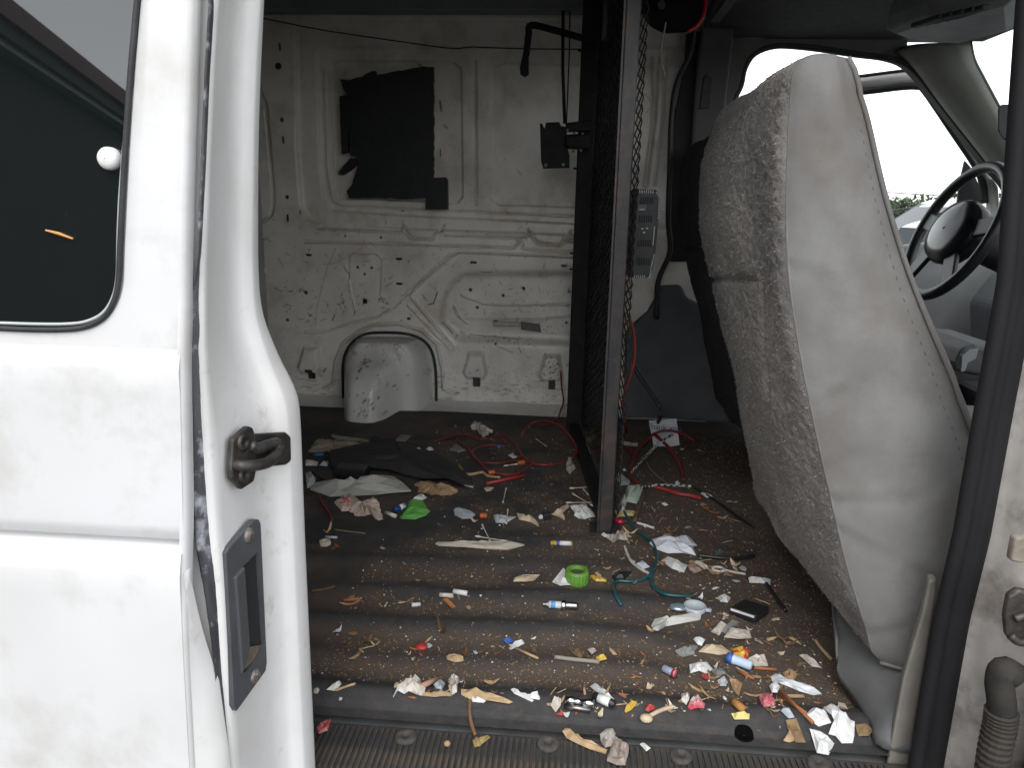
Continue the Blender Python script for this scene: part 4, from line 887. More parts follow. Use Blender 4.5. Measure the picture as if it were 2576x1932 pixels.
w_ = MB(); w_.tube(spline([onY(p, 1.1) for p in Z5((937, 130), (925, 190), (908, 270), (912, 360), (932, 458))], 5), .0022, 6); tag(w_.build('loose_wire', M('grey_wire', (.30, .27, .25), None, rough=.5), None, True), 'short grey loose wire dangling below the roof lamp', 'wire')
w_ = MB(); w_.tube(spline([onY(p, .75) for p in Z5((815, 555), (835, 590), (842, 630), (822, 670))], 5), .0012, 6); tag(w_.build('wire_loop', MATS['grey_wire'], None, True), 'tiny thin wire loop on the edge of the rusty post', 'wire')
# ================================================================== litter
paper = M('white_paper', (.64, .65, .66), (.53, .53, .51), 25, .8, dirt=(.22, .18, .14), dscale=35, dlo=.58, dhi=.78); tissue = M('tissue', (.58, .55, .50), (.40, .35, .29), 40, .9, dirt=(.16, .12, .09), dscale=60, dlo=.55, dhi=.75); cream = M('cream', (.50, .41, .29), (.38, .29, .19), 40, .8)
cardb = M('cardboard', (.36, .24, .13), (.28, .18, .10), 25, .9); wood = M('pale_wood', (.42, .30, .17), (.30, .20, .11), 60, .8); dkwood = M('dark_wood', (.13, .07, .035), (.09, .05, .025), 60, .85)
leafm = M('dry_leaf', (.22, .15, .07), (.14, .09, .045), 50, .8); redp = M('red_plastic', (.36, .03, .03), None, rough=.5, dirt=(.15, .06, .05), dscale=90, dlo=.5, dhi=.75); redw = M('red_wire', (.24, .018, .016), (.15, .015, .014), 30, .45, dirt=(.09, .05, .04), dscale=40, dlo=.5, dhi=.7)
pinkp = M('pink_plastic', (.42, .05, .08), (.50, .24, .24), 120, .5, dirt=(.18, .10, .08), dscale=70, dlo=.55, dhi=.75); greenp = M('green_plastic', (.10, .27, .03), (.13, .30, .05), 60, .5, dirt=(.12, .11, .06), dscale=60, dlo=.55, dhi=.75); greens = M('green_sheet', (.10, .36, .06), (.15, .42, .10), 60, .6, dirt=(.45, .5, .4), dscale=40, dlo=.62, dhi=.7)
tealw = M('teal_wire', (.012, .075, .085), None, rough=.35); orangep = M('orange_plastic', (.50, .11, .02), None, rough=.5, dirt=(.2, .08, .03), dscale=90, dlo=.5, dhi=.75); bluep = M('blue_plastic', (.03, .11, .36), None, rough=.45, dirt=(.08, .09, .12), dscale=90, dlo=.5, dhi=.75); yellowp = M('yellow_plastic', (.52, .34, .04), None, rough=.5, dirt=(.2, .14, .05), dscale=90, dlo=.5, dhi=.75); paleyel = M('pale_yellow', (.58, .50, .20), None, rough=.6)
clearp = M('cloudy_plastic', (.42, .46, .50), (.34, .37, .40), 30, .3); blackp = M('black_plastic', (.014, .014, .016), None, rough=.4); greyc = M('grey_scrap', (.20, .21, .20), (.14, .145, .14), 30, .7); chrome = M('chrome', (.6, .6, .62), None, rough=.15, metal=1)
orangew = M('reddish_stick', (.30, .11, .04), None, rough=.7); beigeb = M('beige_board', (.34, .29, .22), (.22, .18, .13), 30, .85, stretch=(1, 6, 1)); mint = M('pale_green', (.45, .55, .45), None, rough=.7)

def L(o, label, cat, group=None): return tag(o, label, cat, group)
def scrap(name, px, mat, label, cat, h=.006, crum=.004, th=.0012, lift=.001, group=None, jag=0):
    P = [onF(p) for p in px]
    if jag:
        Q = []
        for i, p in enumerate(P):
            n = P[(i+1) % len(P)]; k = max(1, int(np.linalg.norm(n-p)/.008))
            for j in range(k): Q.append(p+(n-p)*j/k+(np.array([rnd.uniform(-jag, jag), rnd.uniform(-jag, jag), 0]) if j else 0))
        P = Q
    c = np.mean(P, 0); rows = []
    for s, hh in ((1, .15), (.72, .7), (.38, 1.)):
        row = []
        for p in P:
            q = c+(p-c)*s; z = (matz(q[0], q[1]) if q[1] >= 0 else SCZ); q[2] = z+lift+max(0, h*hh*rnd.uniform(.3, 1)+rnd.uniform(-crum, crum)*.7); row.append(q)
        rows.append(row)
    cc = c.copy(); cc[2] = (matz(c[0], c[1]) if c[1] >= 0 else SCZ)+lift+h*rnd.uniform(.4, 1)
    n = len(P); V = rows[0]+rows[1]+rows[2]+[cc]; Fc = []
    for r in range(2):
        for k in range(n): Fc.append((r*n+k, r*n+(k+1) % n, (r+1)*n+(k+1) % n, (r+1)*n+k))
    for k in range(n): Fc.append((2*n+k, 2*n+(k+1) % n, 3*n))
    o = mesh(name, V, Fc, mat); 
    fixn(o); mod = o.modifiers.new('solid', 'SOLIDIFY'); mod.thickness = th; mod.offset = 0
    return L(o, label, cat, group)
def rod(name, px, r, mat, label, cat, lift=0., n=8, group=None, radii=None, parent=None, k=5):
    P = [onF(p) for p in px]; R0 = r if radii is None else max(radii)
    P = [p+np.array([0, 0, R0+lift]) for p in P]
    if len(P) > 2: P = spline(P, k)
    else: P = [P[0]*(1-t)+P[1]*t for t in np.linspace(0, 1, len(radii) if radii is not None and len(radii) > 2 else 2)]
    if len(px) <= 2:      # straight things rest on the highest bump beneath them
        need = max((matz(p[0], p[1]) if p[1] > 0 else SCZ)+R0-p[2] for p in [P[0]*(1-t)+P[-1]*t for t in np.linspace(0, 1, 9)]); P = [p+np.array([0, 0, max(0, need)+lift]) for p in P]
    m = MB(); m.tube(P, r if radii is None else radii, n); o = m.build(name, mat, parent, True); return L(o, label, cat, group) if parent is None else o
def wire(name, px, r, mat, label, heights=None, cat='wire', k=8):
    P = []
    for i, p in enumerate(px):
        h = heights[i] if heights else 0.; q = onF(p)
        if h: q = onZ(p, q[2]+h)
        P.append(q+np.array([0, 0, r+.001]))
    S = spline(P, k)
    for s in S: s[2] = max(s[2], matz(s[0], s[1])+r)
    m = MB(); m.tube(S, r, 8); return L(m.build(name, mat, None, True), label, cat)
def swab(a, b, label, cat='cotton swab'):
    A, B = onF(a), onF(b); z = max(matz(*(A*(1-t)+B*t)[:2]) for t in np.linspace(0, 1, 7))+.0028; A[2] = B[2] = z; d = (B-A)/np.linalg.norm(B-A)
    m = MB(); m.tube([A-d*.004, A-d*.002, A+d*.004, A+d*.010, A+d*.012, B-d*.012, B-d*.010, B-d*.004, B+d*.002, B+d*.004], [.0006, .0022, .0028, .0020, .0012, .0012, .0020, .0028, .0022, .0006], 8)
    return L(m.build('cotton_swab', M('cotton', (.58, .55, .48), (.45, .38, .28), 70, .85), None, True), label, cat)
def lathe(name, a, b, prof, mat, label, cat, n=14, sub=None):
    A, B = onF(a), onF(b); R0 = max(r for _, r in prof); z = max(matz(*(A*(1-t)+B*t)[:2]) for t in np.linspace(0, 1, 7))+R0; A[2] = B[2] = z
    m = MB(); m.tube([A*(1-t)+B*t for t, _ in prof], [max(r, 1e-4) for _, r in prof], n); o = L(m.build(name, mat, None, True), label, cat)
    for nm, mt, pr2 in (sub or []):
        m = MB(); m.tube([A*(1-t)+B*t for t, _ in pr2], [r for _, r in pr2], n); m.build(nm, mt, o, True)
    return o
def blob(name, p, rx, ry, rz, mat, label, cat, rot=0, n=10, k=6, group=None):
    c = onF(p)+np.array([0, 0, rz*.9]); rows = []
    for i in range(k+1):
        f = math.pi*i/k; rows.append([c+np.array([math.cos(rot)*rx*math.sin(f)*math.cos(t)-math.sin(rot)*ry*math.sin(f)*math.sin(t), math.sin(rot)*rx*math.sin(f)*math.cos(t)+math.cos(rot)*ry*math.sin(f)*math.sin(t), rz*math.cos(f)])*(1) for t in np.linspace(0, 2*math.pi, n+1)[:-1]])
    m = MB(); m.loft(rows, True); return L(m.build(name, mat, None, True), label, cat, group)

# --- back of the floor
scrap('mat_flap', F1((330, 430), (430, 400), (700, 340), (740, 280), (900, 282), (940, 340), (1150, 370), (1320, 450), (1500, 560), (1650, 690), (1660, 760), (1540, 740), (1400, 690), (1200, 680), (1000, 640), (880, 600), (640, 575), (350, 570)), M('flap_black', (.022, .023, .023), (.03, .03, .03), 14, .75, bmp=.3, bscale=200), 'large black torn rubber flap lying in front of the filler housing', 'rubber flap', h=.022, crum=.004, th=.004, lift=.012)
scrap('corrugated_board', F1((140, 400), (210, 285), (340, 292), (480, 300), (680, 330), (600, 365), (480, 375), (400, 405), (250, 395)), beigeb, 'beige ridged board lying left of the black rubber flap', 'board', h=.008, th=.004, jag=.003)
scrap('board_strip', F1((345, 240), (420, 255), (690, 288), (690, 306), (410, 282), (350, 258)), beigeb, 'long narrow beige strip at the foot of the filler housing', 'strip', h=.004, th=.003)
scrap('grey_card', F1((930, 345), (990, 285), (1090, 295), (1030, 350)), greyc, 'small grey square card at the back edge of the black rubber flap', 'card', h=.004, crum=.001, lift=.018)
blob('blue_bit', F1(230, 435), .016, .006, .006, bluep, 'blue plastic bit on the beige ridged board', 'plastic bit', .3)
scrap('white_panel_strip', F1((165, 720), (200, 700), (330, 690), (400, 715), (460, 705), (560, 690), (640, 690), (700, 660), (920, 635), (1000, 690), (1085, 775), (900, 790), (760, 805), (500, 815), (330, 820), (150, 765)), M('white_board', (.50, .50, .46), (.42, .41, .36), 14, .6, dirt=(.15, .12, .09), dscale=30, dlo=.6, dhi=.72), 'curved white torn plastic strip in front of the black rubber flap', 'plastic strip', h=.03, crum=.003, th=.003)
scrap('white_edge_scrap', F1((105, 600), (150, 590), (200, 650), (180, 720), (120, 745)), paper, 'white torn piece tucked behind the curved white strip', 'scrap', h=.014)
m = MB(); c = onZ(F1(510, 650), .012); m.box(c+np.array([0, .03, .012]), (.085, .05, .03)); L(bevel(m.build('hole_shade_block', blackp), .003), 'small black block painting in the dark hole under the edge of the rubber flap', 'block')  # black box stands in for the dark of a hole behind the white strip
rod('black_hose', F1((170, 600), (220, 650), (300, 690)), .007, blackp, 'short black hose beside the small black block', 'hose')
for i, (px, lb) in enumerate(((((105, 480), (220, 490), (215, 525), (105, 525)), 'flat white strip lying left of the black rubber flap'), (((235, 525), (270, 485), (320, 490), (310, 530)), 'small white square scrap touching the black rubber flap'))): scrap('white_scrap', F1(*px), paper, lb, 'scrap', h=.005)
scrap('brown_cardboard', F1((1110, 710), (1180, 680), (1300, 710), (1400, 760), (1490, 740), (1520, 770), (1480, 800), (1300, 805), (1150, 775), (1160, 740)), cardb, 'torn brown cardboard piece right of the curved white strip', 'cardboard', h=.018, th=.002, jag=.002)
rod('red_tube', F1((212, 770), (260, 880), (320, 970), (350, 1030)), .0028, redw, 'thin dark red tube lying in front of the curved white strip', 'tube')
scrap('red_wrapper', F1((370, 870), (430, 850), (500, 800), (540, 840), (555, 910), (560, 950), (440, 950)), M('red_white_print', (.55, .10, .09), (.60, .50, .46), 60, .5, lo=.45, hi=.5), 'crumpled red and white wrapper in front of the white strip', 'wrapper', h=.014, crum=.006)
scrap('twisted_napkin', F1((430, 830), (480, 800), (510, 880), (560, 930), (640, 920), (680, 860), (740, 830), (790, 900), (825, 1040), (780, 1045), (720, 975), (660, 1000), (560, 990), (470, 910)), M('pinkish_tissue', (.52, .43, .36), (.40, .30, .24), 40, .9), 'twisted beige napkin beside the red and white wrapper', 'napkin', h=.016, crum=.007, jag=.002)
lathe('battery', F1(930, 962), F1(1042, 908), [(0, .0055), (.05, .0068), (.95, .0068), (1, .004)], M('battery_blue', (.02, .06, .22), None, rough=.35), 'small blue battery leaning on the green sheet', 'battery', sub=[('label_band', paper, [(.4, .0070), (.8, .0070)])])
scrap('green_sheet', F1((975, 1010), (1030, 950), (1080, 860), (1120, 840), (1190, 850), (1230, 920), (1262, 950), (1220, 990), (1120, 1025), (1000, 1032)), greens, 'crumpled bright green plastic sheet on the mat', 'sheet', h=.014, crum=.005)
scrap('white_curl', F1((1100, 850), (1170, 798), (1235, 830), (1190, 852)), paper, 'white paper curl touching the top of the green sheet', 'paper', h=.012)
rod('white_stub', F1((850, 975), (945, 1010)), .005, tissue, 'short white stub left of the green sheet', 'stub')
scrap('oval_lid', F1((1480, 940), (1500, 918), (1530, 915), (1590, 935), (1640, 950), (1680, 980), (1640, 1015), (1560, 1020), (1490, 985)), clearp, 'milky grey oval plastic lid right of the green sheet', 'lid', h=.004, crum=.001)
for p, lb in (((1752, 1010), 'orange cap lying right of the milky oval lid'), ((1830, 605), 'orange cap at the end of the tan stick by the red rod'), ((2105, 515), 'orange cap inside the red wire loop')):
    a = onF(F1(*p)); lathe('orange_stopper', F1(p[0]-30, p[1]+4), F1(p[0]+32, p[1]-3), [(0, .0055), (.1, .0066), (.9, .0066), (1, .0045)], orangep, lb, 'cap')
scrap('clear_wrapper', F1((1850, 1000), (1950, 995), (2060, 1012), (1960, 1060), (1870, 1062)), clearp, 'cloudy triangular wrapper under a cotton swab', 'wrapper', h=.008)
for a, b, lb in ((F1(1966, 757), F1(1936, 872), 'cotton swab standing clear above the cloudy wrapper'), (F1(1982, 940), F1(1968, 1078), 'cotton swab lying across the cloudy triangular wrapper'), (F1(1745, 1100), F1(1818, 1250), 'cotton swab crossing another above the long white strip'), (F1(1690, 1188), F1(1960, 1245), 'cotton swab crossed by another, parallel to the long white strip'), (F1(1955, 532), F1(2072, 515), 'cotton swab stuck to the orange cap inside the red wire loop'), (F2(500, 745), F2(716, 728), 'cotton swab lying level left of the rusty post'), (F2(620, 752), F2(660, 802), 'short cotton swab under the level one by the rusty post'), (F2(520, 795), F2(700, 905), 'slanted cotton swab left of the rusty post'), (F2(468, 876), F2(736, 872), 'cotton swab along the top of the white tissue by the post'), (F2(180, 282), F2(272, 352), 'cotton swab lying inside the big red wire loop')): swab(a, b, lb)
rod('tan_stick', F1((1530, 606), (1640, 615), (1740, 596), (1800, 630), (1910, 645)), .004, wood, 'crooked tan stick ending at an orange cap', 'stick')
scrap('long_white_strip', F1((1308, 1262), (1330, 1246), (1520, 1240), (1640, 1256), (1800, 1250), (1960, 1262), (2110, 1256), (2135, 1270), (1980, 1308), (1800, 1304), (1660, 1298), (1500, 1278), (1340, 1275)), M('cream_strip', (.46, .43, .36), (.38, .34, .27), 30, .7), 'long cream white splintered strip lying alone on the dark mat', 'strip', h=.012, crum=.003, th=.003)
# hex nut
c = onF(F1(286, 1252)); m = MB(); m.loft([[c+np.array([r*math.cos(a), r*math.sin(a), h]) for a in np.linspace(0, 2*math.pi, 7)[:-1]] for r, h in ((.0135, .0), (.0135, .009), (.006, .009), (.0055, .004), (.0005, .004))], True); L(bevel(m.build('hex_nut', M('cream_nut', (.52, .48, .36), None, rough=.5)), .001), 'cream hexagonal nut on the dark mat near the door edge', 'nut')
rod('red_rod', F1((1782, 702), (2140, 625)), .0045, redp, 'straight bright red rod lying below the red wire loops', 'rod')
rod('dry_twig', F1((370, 1122), (500, 1140), (660, 1158)), .0022, M('olive_twig', (.13, .11, .06), None, rough=.8), 'thin olive twig on the mat above the hex nut', 'twig')
rod('clear_tube', F1((290, 1196), (400, 1200)), .003, clearp, 'short clear tube beside the hex nut', 'tube')
scrap('tissue_clump', F1((1640, 150), (1660, 128), (1690, 165), (1730, 140), (1770, 180), (1842, 210), (1790, 250), (1752, 262), (1700, 200), (1640, 190)), tissue, 'torn white tissue clump behind the red wires near the wall', 'tissue', h=.018, crum=.01, jag=.003)
blob('blue_stopper', F1(1898, 362), .008, .008, .007, bluep, 'small round blue cap inside the red wire loops', 'cap')
scrap('glove_scrap', F1((1985, 430), (2030, 405), (2045, 440), (2075, 455), (2050, 475), (2000, 445)), paper, 'tiny white scrap beside the blue cap', 'scrap', h=.006)
for i, (px, lb) in enumerate(((((1130, 430), (1160, 420), (1200, 455), (1150, 450)), 'white shred lying on the black rubber flap'), (((1215, 435), (1270, 412), (1295, 440), (1240, 445)), 'white folded tag lying on the black rubber flap'), (((1475, 575), (1510, 580), (1525, 620), (1490, 610)), 'grey white fleck right of the black rubber flap'), (((1550, 690), (1580, 680), (1665, 710), (1660, 735), (1580, 715)), 'grey white tag at the tip of the black rubber flap'))): scrap('white_tag', F1(*px), paper, lb, 'scrap', h=.006, lift=.022 if i < 2 else .001)
scrap('brown_chip', F1((1515, 540), (1530, 515), (1570, 560), (1545, 585)), cardb, 'brown chip beside the tip of the black rubber flap', 'chip', h=.005)
scrap('tan_chip', F1((1760, 745), (1800, 725), (1855, 735), (1830, 762), (1780, 765)), cream, 'tan chip under the end of the bright red rod', 'chip', h=.006)
scrap('grey_fabric', F1((1440, 375), (1500, 330), (1590, 385), (1520, 405)), greyc, 'grey rag piece inside the red wires', 'rag', h=.005)
# red wires
RW_ = .0030
wire('red_wire', Z4((1080, 1310), (1230, 1268), (1360, 1300), (1480, 1275), (1560, 1335), (1600, 1400), (1650, 1440), (1750, 1452), (1870, 1430)), RW_, redw, 'red wire running from the black flap to the partition foot')
wire('red_wire', Z4((1590, 1280), (1620, 1230), (1680, 1195), (1750, 1192), (1830, 1222), (1890, 1290), (1920, 1370), (1880, 1440)), RW_, redw, 'big red wire loop arching beside the black post', [0, .03, .06, .07, .07, .05, .02, 0])
wire('red_wire', Z4((1205, 1300), (1290, 1375), (1385, 1480), (1480, 1508), (1570, 1505), (1640, 1462), (1655, 1445)), RW_, redw, 'red wire sagging below the orange caps')
wire('red_wire', Z4((1600, 1395), (1520, 1430), (1430, 1442), (1330, 1430), (1300, 1370), (1380, 1335), (1500, 1340)), RW_, redw, 'small red wire curl left of the big loop')
P = [onY(p, 1.68) for p in Z4((1825, 885), (1832, 980), (1842, 1060), (1825, 1120))]+[onF(p)+np.array([0, 0, .004]) for p in Z4((1800, 1180), (1740, 1210), (1690, 1225))]
m = MB(); m.tube(spline(P, 6), .0028, 8); L(m.build('red_wire', M('dark_red_wire', (.12, .02, .016), None, rough=.4), None, True), 'dark red wire running down the wall from the square hole', 'wire')
# right of the post
scrap('plastic_bag_scrap', F2((610, 330), (640, 320), (680, 400), (700, 520), (650, 480), (580, 400)), clearp, 'crumpled clear plastic scrap left of the rusty post', 'plastic scrap', h=.022, crum=.008)
scrap('olive_leaf', F2((640, 260), (690, 200), (720, 225), (745, 280), (690, 320), (640, 310)), M('olive_leaf', (.20, .17, .09), (.12, .10, .05), 40, .8), 'curled olive leaf at the foot of the black post', 'leaf', h=.02, crum=.008)
scrap('cream_leaf', F2((460, 520), (480, 450), (515, 470), (520, 510), (545, 550), (495, 605), (460, 570)), tissue, 'cream torn petal left of the rusty post', 'petal', h=.012)
scrap('orange_leaf', F2((575, 490), (620, 480), (625, 520), (600, 560), (585, 530)), M('orange_leaf', (.30, .14, .05), None, rough=.8), 'small orange brown leaf beside the cream petal', 'leaf', h=.008)
rod('orange_pin', F2((568, 265), (566, 215)), .003, orangep, 'short orange pin at the foot of the black post', 'pin')
scrap('white_tissue', F2((490, 900), (640, 888), (672, 940), (728, 1000), (600, 1032), (530, 1000), (540, 960)), paper, 'white crumpled tissue left of the rusty post foot', 'tissue', h=.012, crum=.006, jag=.002)
scrap('cream_ribbon', F2((315, 985), (380, 965), (410, 920), (470, 895), (488, 920), (420, 970), (445, 1030), (390, 1000)), cream, 'cream twisted ribbon left of the white tissue', 'ribbon', h=.01, crum=.005)
scrap('cream_ribbon', F2((0, 980), (60, 1010), (130, 1000), (200, 1060), (205, 1092), (130, 1050), (20, 1025)), cream, 'long cream twisted ribbon with white tip', 'ribbon', h=.01, crum=.005)
blob('white_pebble', F2(222, 1018), .006, .007, .006, paper, 'white round pebble left of a black cube', 'pebble')
m = MB(); c = onF(F2(280, 1015)); m.box(c+np.array([0, 0, .008]), (.018, .018, .016), rz=.3); L(bevel(m.build('black_cube', blackp), .002), 'tiny black cube left of the cream ribbon', 'cube')
lathe('lighter_tube', F2(312, 1266), F2(516, 1266), [(0, .003), (.03, .0052), (.97, .0052), (1, .003)], yellowp, 'shiny yellow striped tube lying flat on the dark mat', 'tube', sub=[('blue_band', bluep, [(.26, .0054), (.40, .0054)]), ('white_band', paper, [(.42, .0054), (.94, .0054)])])
# green bottle cap standing up
c = onF(F2(555, 1605)); m = MB(); n = 40; rows = []
for r, h in ((.0225, 0), (.0228, .003), (.0228, .024), (.0215, .028), (.0165, .028), (.0150, .020), (.0005, .019)): rows.append([c+np.array([(r+(.0012 if (k % 2 and .002 < h < .026 and r > .02) else 0))*math.cos(2*math.pi*k/n), (r+(.0012 if (k % 2 and .002 < h < .026 and r > .02) else 0))*math.sin(2*math.pi*k/n), h]) for k in range(n)])
m.loft(rows, True); cap = L(m.build('bottle_cap', greenp), 'ridged bright green bottle cap standing on the mat', 'bottle cap')
m = MB(); m.loft([[c+np.array([r*math.cos(a), r*math.sin(a), .0215]) for a in np.linspace(0, 2*math.pi, 21)[:-1]] for r in (.0148, .001)], True); m.build('dirt_fill', dirtm, cap)
scrap('paper_wedge', F2((328, 1622), (430, 1490), (460, 1510), (480, 1580), (515, 1640), (400, 1648)), paper, 'white paper wedge against the green bottle cap', 'paper', h=.012)
scrap('yellow_shred', F2((675, 1560), (720, 1545), (740, 1570), (835, 1580), (830, 1606), (730, 1600)), yellowp, 'bright yellow shred right of the green bottle cap', 'shred', h=.006)
scrap('orange_chip', F2((720, 1530), (745, 1515), (785, 1560), (760, 1568)), cardb, 'orange brown chip behind the yellow shred', 'chip', h=.006)
scrap('black_leaf', F2((878, 1560), (950, 1510), (1065, 1522), (1000, 1588), (900, 1592)), blackp, 'flat black leaf shaped piece beside the teal wire', 'rubber piece', h=.006)
tw = F2((965, 920), (1020, 1010), (1080, 1100), (1160, 1180), (1240, 1230), (1290, 1330), (1292, 1440), (1250, 1530), (1180, 1590), (1050, 1615), (930, 1612))+F4((440, 75), (455, 130), (490, 190))
wire('teal_wire', tw, .0034, tealw, 'teal wire curving from the white pouch past the black leaf', None)
wire('teal_wire', F2((1250, 1520), (1238, 1580))+F4((668, 30), (685, 80), (750, 120), (840, 132), (928, 134)), .0034, tealw, 'teal wire branch curling right towards the clear blister')
scrap('white_pouch', F2((1010, 750), (1130, 712), (1180, 780), (1110, 890), (1010, 862)), mint, 'square white pouch right of the rusty post', 'pouch', h=.022, crum=.003)
scrap('white_tail', F2((950, 890), (1000, 790), (1020, 860), (1000, 920), (1000, 980), (965, 985), (960, 930)), paper, 'white torn tail under the square pouch', 'scrap', h=.012)
scrap('pale_slab', F2((905, 945), (1000, 940), (1090, 955), (1085, 995), (930, 1000)), paleyel, 'pale yellow slab under the white torn tail', 'scrap', h=.004)
M('braid', (.5, .5, .48), (.02, .02, .02), 10, .6)
bm_, bt, bb, _o = nodes_of('braid_check'); ck = bt.nodes.new('ShaderNodeTexChecker'); ck.inputs['Scale'].default_value = 120; ck.inputs[1].default_value = (.45, .45, .42, 1); ck.inputs[2].default_value = (.02, .02, .02, 1); tc = bt.nodes.new('ShaderNodeTexCoord'); bt.links.new(tc.outputs['Object'], ck.inputs[0]); bt.links.new(ck.outputs[0], bb.inputs['Base Color']); bb.inputs['Roughness'].default_value = .6; MATS['braid_check'] = bm_
wire('braided_sleeve', F2((1440, 250), (1310, 335), (1180, 470), (1045, 610)), .0042, bm_, 'black and white braided sleeve leaning on the printed paper', [.06, .04, .02, 0], 'sleeve')
wire('braided_sleeve', F2((1160, 742), (1300, 720), (1450, 722), (1620, 730)), .0042, bm_, 'black and white braided sleeve lying right of the pouch', None, 'sleeve')
wire('red_wire', F2((1110, 690), (1050, 630), (1080, 480), (1150, 345), (1280, 240), (1400, 213), (1540, 240), (1640, 300)), .0040, redw, 'thick red wire arching over the printed paper', [0, 0, .01, .02, .04, .05, .04, .02])
wire('red_wire', F2((1270, 240), (1400, 360), (1490, 480), (1535, 590), (1548, 672)), .0046, redw, 'thick red wire with bare end curving down from the paper', [.04, .03, .015, 0, 0])
wire('red_wire', F2((1290, 742), (1380, 762), (1500, 802), (1620, 820), (1705, 845)), .0050, redp, 'thick bright red wire piece below the braided sleeve')
wire('red_wire', F2((940, 330), (1010, 370), (1080, 405), (1110, 400)), .0035, redw, 'short red wire just right of the rusty post')
P = [onY(p, .80) for p in Z6((710, 450), (745, 560), (750, 700), (725, 820), (690, 930), (680, 1010))]; m = MB(); m.tube(spline(P+[onF(Z6(700, 1160))+np.array([0, 0, .004])], 6), .0038, 8); L(m.build('red_wire', redw, None, True), 'red wire hanging down the front of the partition', 'wire')
P = [onY(p, 1.2) for p in Z6((745, 770), (790, 840), (850, 930), (895, 1000), (900, 1070))]; m = MB(); m.tube(spline(P+[onF(Z6(880, 1120))+np.array([0, 0, .004])], 6), .006, 8); L(m.build('black_cable', blackrub, None, True), 'black cable hanging behind the partition to the paper', 'cable')
wire('black_cable', F2((1640, 735), (1750, 800), (1900, 900), (2050, 1010), (2200, 1110)), .003, blackp, 'thin black cable running from the braided sleeve under the seat', None, 'cable')
wire('black_cable', F2((1680, 1372), (1800, 1388), (1950, 1402), (2080, 1400), (2200, 1378)), .0042, blackp, 'black cable lying right of the blue printed receipt', None, 'cable')
wire('grey_cable', F2((1200, 490), (1240, 560), (1310, 630), (1400, 700)), .0016, M('grey_cable', (.22, .2, .17), None, rough=.5), 'thin grey wire crossing between the braided sleeves', None, 'wire')
# printed paper leaning on the trim
pq = [onY(p, 1.36) for p in F2((1225, 105), (1480, 85), (1510, 330), (1430, 345), (1270, 350))]
a0 = onF(F2(1390, 345)); dy = a0[1]-1.36
pq = [onP(p, (a0[0], a0[1], a0[2]), np.array([0, 1., -.35])) for p in F2((1225, 105), (1480, 85), (1510, 330), (1430, 345), (1270, 350))]
zmin = min(p[2] for p in pq); m = MB(); m.prism(pq, (0, .001, 0)); tp = L(m.build('printed_paper', M('printed_white', (.52, .53, .58), (.47, .48, .52), 20, .8)), 'white paper printed Thank you leaning among red wires', 'paper')
cu = bpy.data.curves.new('lettering', 'FONT'); cu.body = 'Thank you'; cu.size = .026; cu.extrude = .0003; cu.align_x = 'CENTER'
to = bpy.data.objects.new('tmp', cu); COL.objects.link(to); bpy.context.view_layer.update(); dg = bpy.context.evaluated_depsgraph_get(); tm = bpy.data.meshes.new_from_object(to.evaluated_get(dg)); bpy.data.objects.remove(to)
tm.materials.clear(); tm.materials.append(M('ink', (.05, .05, .07), None, rough=.7)); lo_ = bpy.data.objects.new('lettering', tm); link(lo_, tp)
t0 = onP(F2(1362, 192), (a0[0], a0[1]-.0015, a0[2]), np.array([0, 1., -.35])); lo_.matrix_world = Matrix.Translation(Vector(t0)) @ Matrix.Rotation(math.radians(1.5), 4, 'Y') @ Matrix.Rotation(math.radians(90-19.3), 4, 'X')
rod('pencil_stub', F2((1172, 790), (1135, 920), (1092, 1060)), .0055, M('brown_bark', (.10, .06, .035), (.07, .045, .03), 60, .8), 'brown round stick right of the white pouch', 'stick')
blob('red_candy', F2(947, 1066), .013, .009, .008, M('red_candy', (.40, .01, .03), None, rough=.2), 'glossy dark red candy at the foot of the rusty post', 'candy', -.5)
rod('white_quill', F2((1112, 1062), (1190, 1085), (1272, 1112)), .003, paper, 'white quill lying right of the brown stick', 'quill', radii=None)
rc_ = scrap('receipt', F2((1245, 1215), (1340, 1200), (1480, 1225), (1520, 1195), (1600, 1208), (1672, 1270), (1630, 1300), (1662, 1362), (1550, 1345), (1400, 1340), (1280, 1310), (1230, 1260)), M('receipt_print', (.60, .62, .66), (.52, .54, .60), 20, .7, dirt=(.12, .20, .48), dscale=38, dlo=.64, dhi=.67), 'large white paper with blue print right of the teal wire', 'paper', h=.016, crum=.007)
scrap('white_slip', F2((1338, 1412), (1400, 1378), (1500, 1420), (1582, 1462), (1552, 1518), (1440, 1482)), paper, 'white paper slip below the large blue printed paper', 'paper', h=.008)
scrap('bluish_square', F2((1108, 1442), (1165, 1408), (1232, 1470), (1172, 1492)), M('bluish_white', (.50, .56, .66), None, rough=.5), 'small bluish white square left of the teal wire', 'scrap', h=.006, crum=.001)
rod('white_straw', F2((1000, 1280), (1020, 1340), (1060, 1420), (1130, 1480), (1230, 1542)), .0030, tissue, 'bent white straw left of the teal wire', 'straw')
scrap('white_curl', F2((778, 1172), (800, 1160), (870, 1185), (860, 1205), (810, 1192)), paper, 'white curl just below the rusty post', 'curl', h=.008)
scrap('crumpled_foil', F2((848, 1212), (890, 1180), (960, 1160), (1040, 1168), (1032, 1222), (950, 1212), (885, 1242)), M('grey_tissue', (.36, .33, .30), (.22, .19, .16), 60, .8), 'crumpled grey tissue below the rusty post', 'tissue', h=.014, crum=.007, jag=.002)
c = onF(F2(1870, 1495)); m = MB(); m.tube([c+np.array([.012*math.cos(a), .010*math.sin(a), .003]) for a in np.linspace(0, 2*math.pi, 22)], .003, 6, False); L(m.build('white_ring', tissue, None, True), 'white plastic ring on the mat beside the seat foot', 'ring')
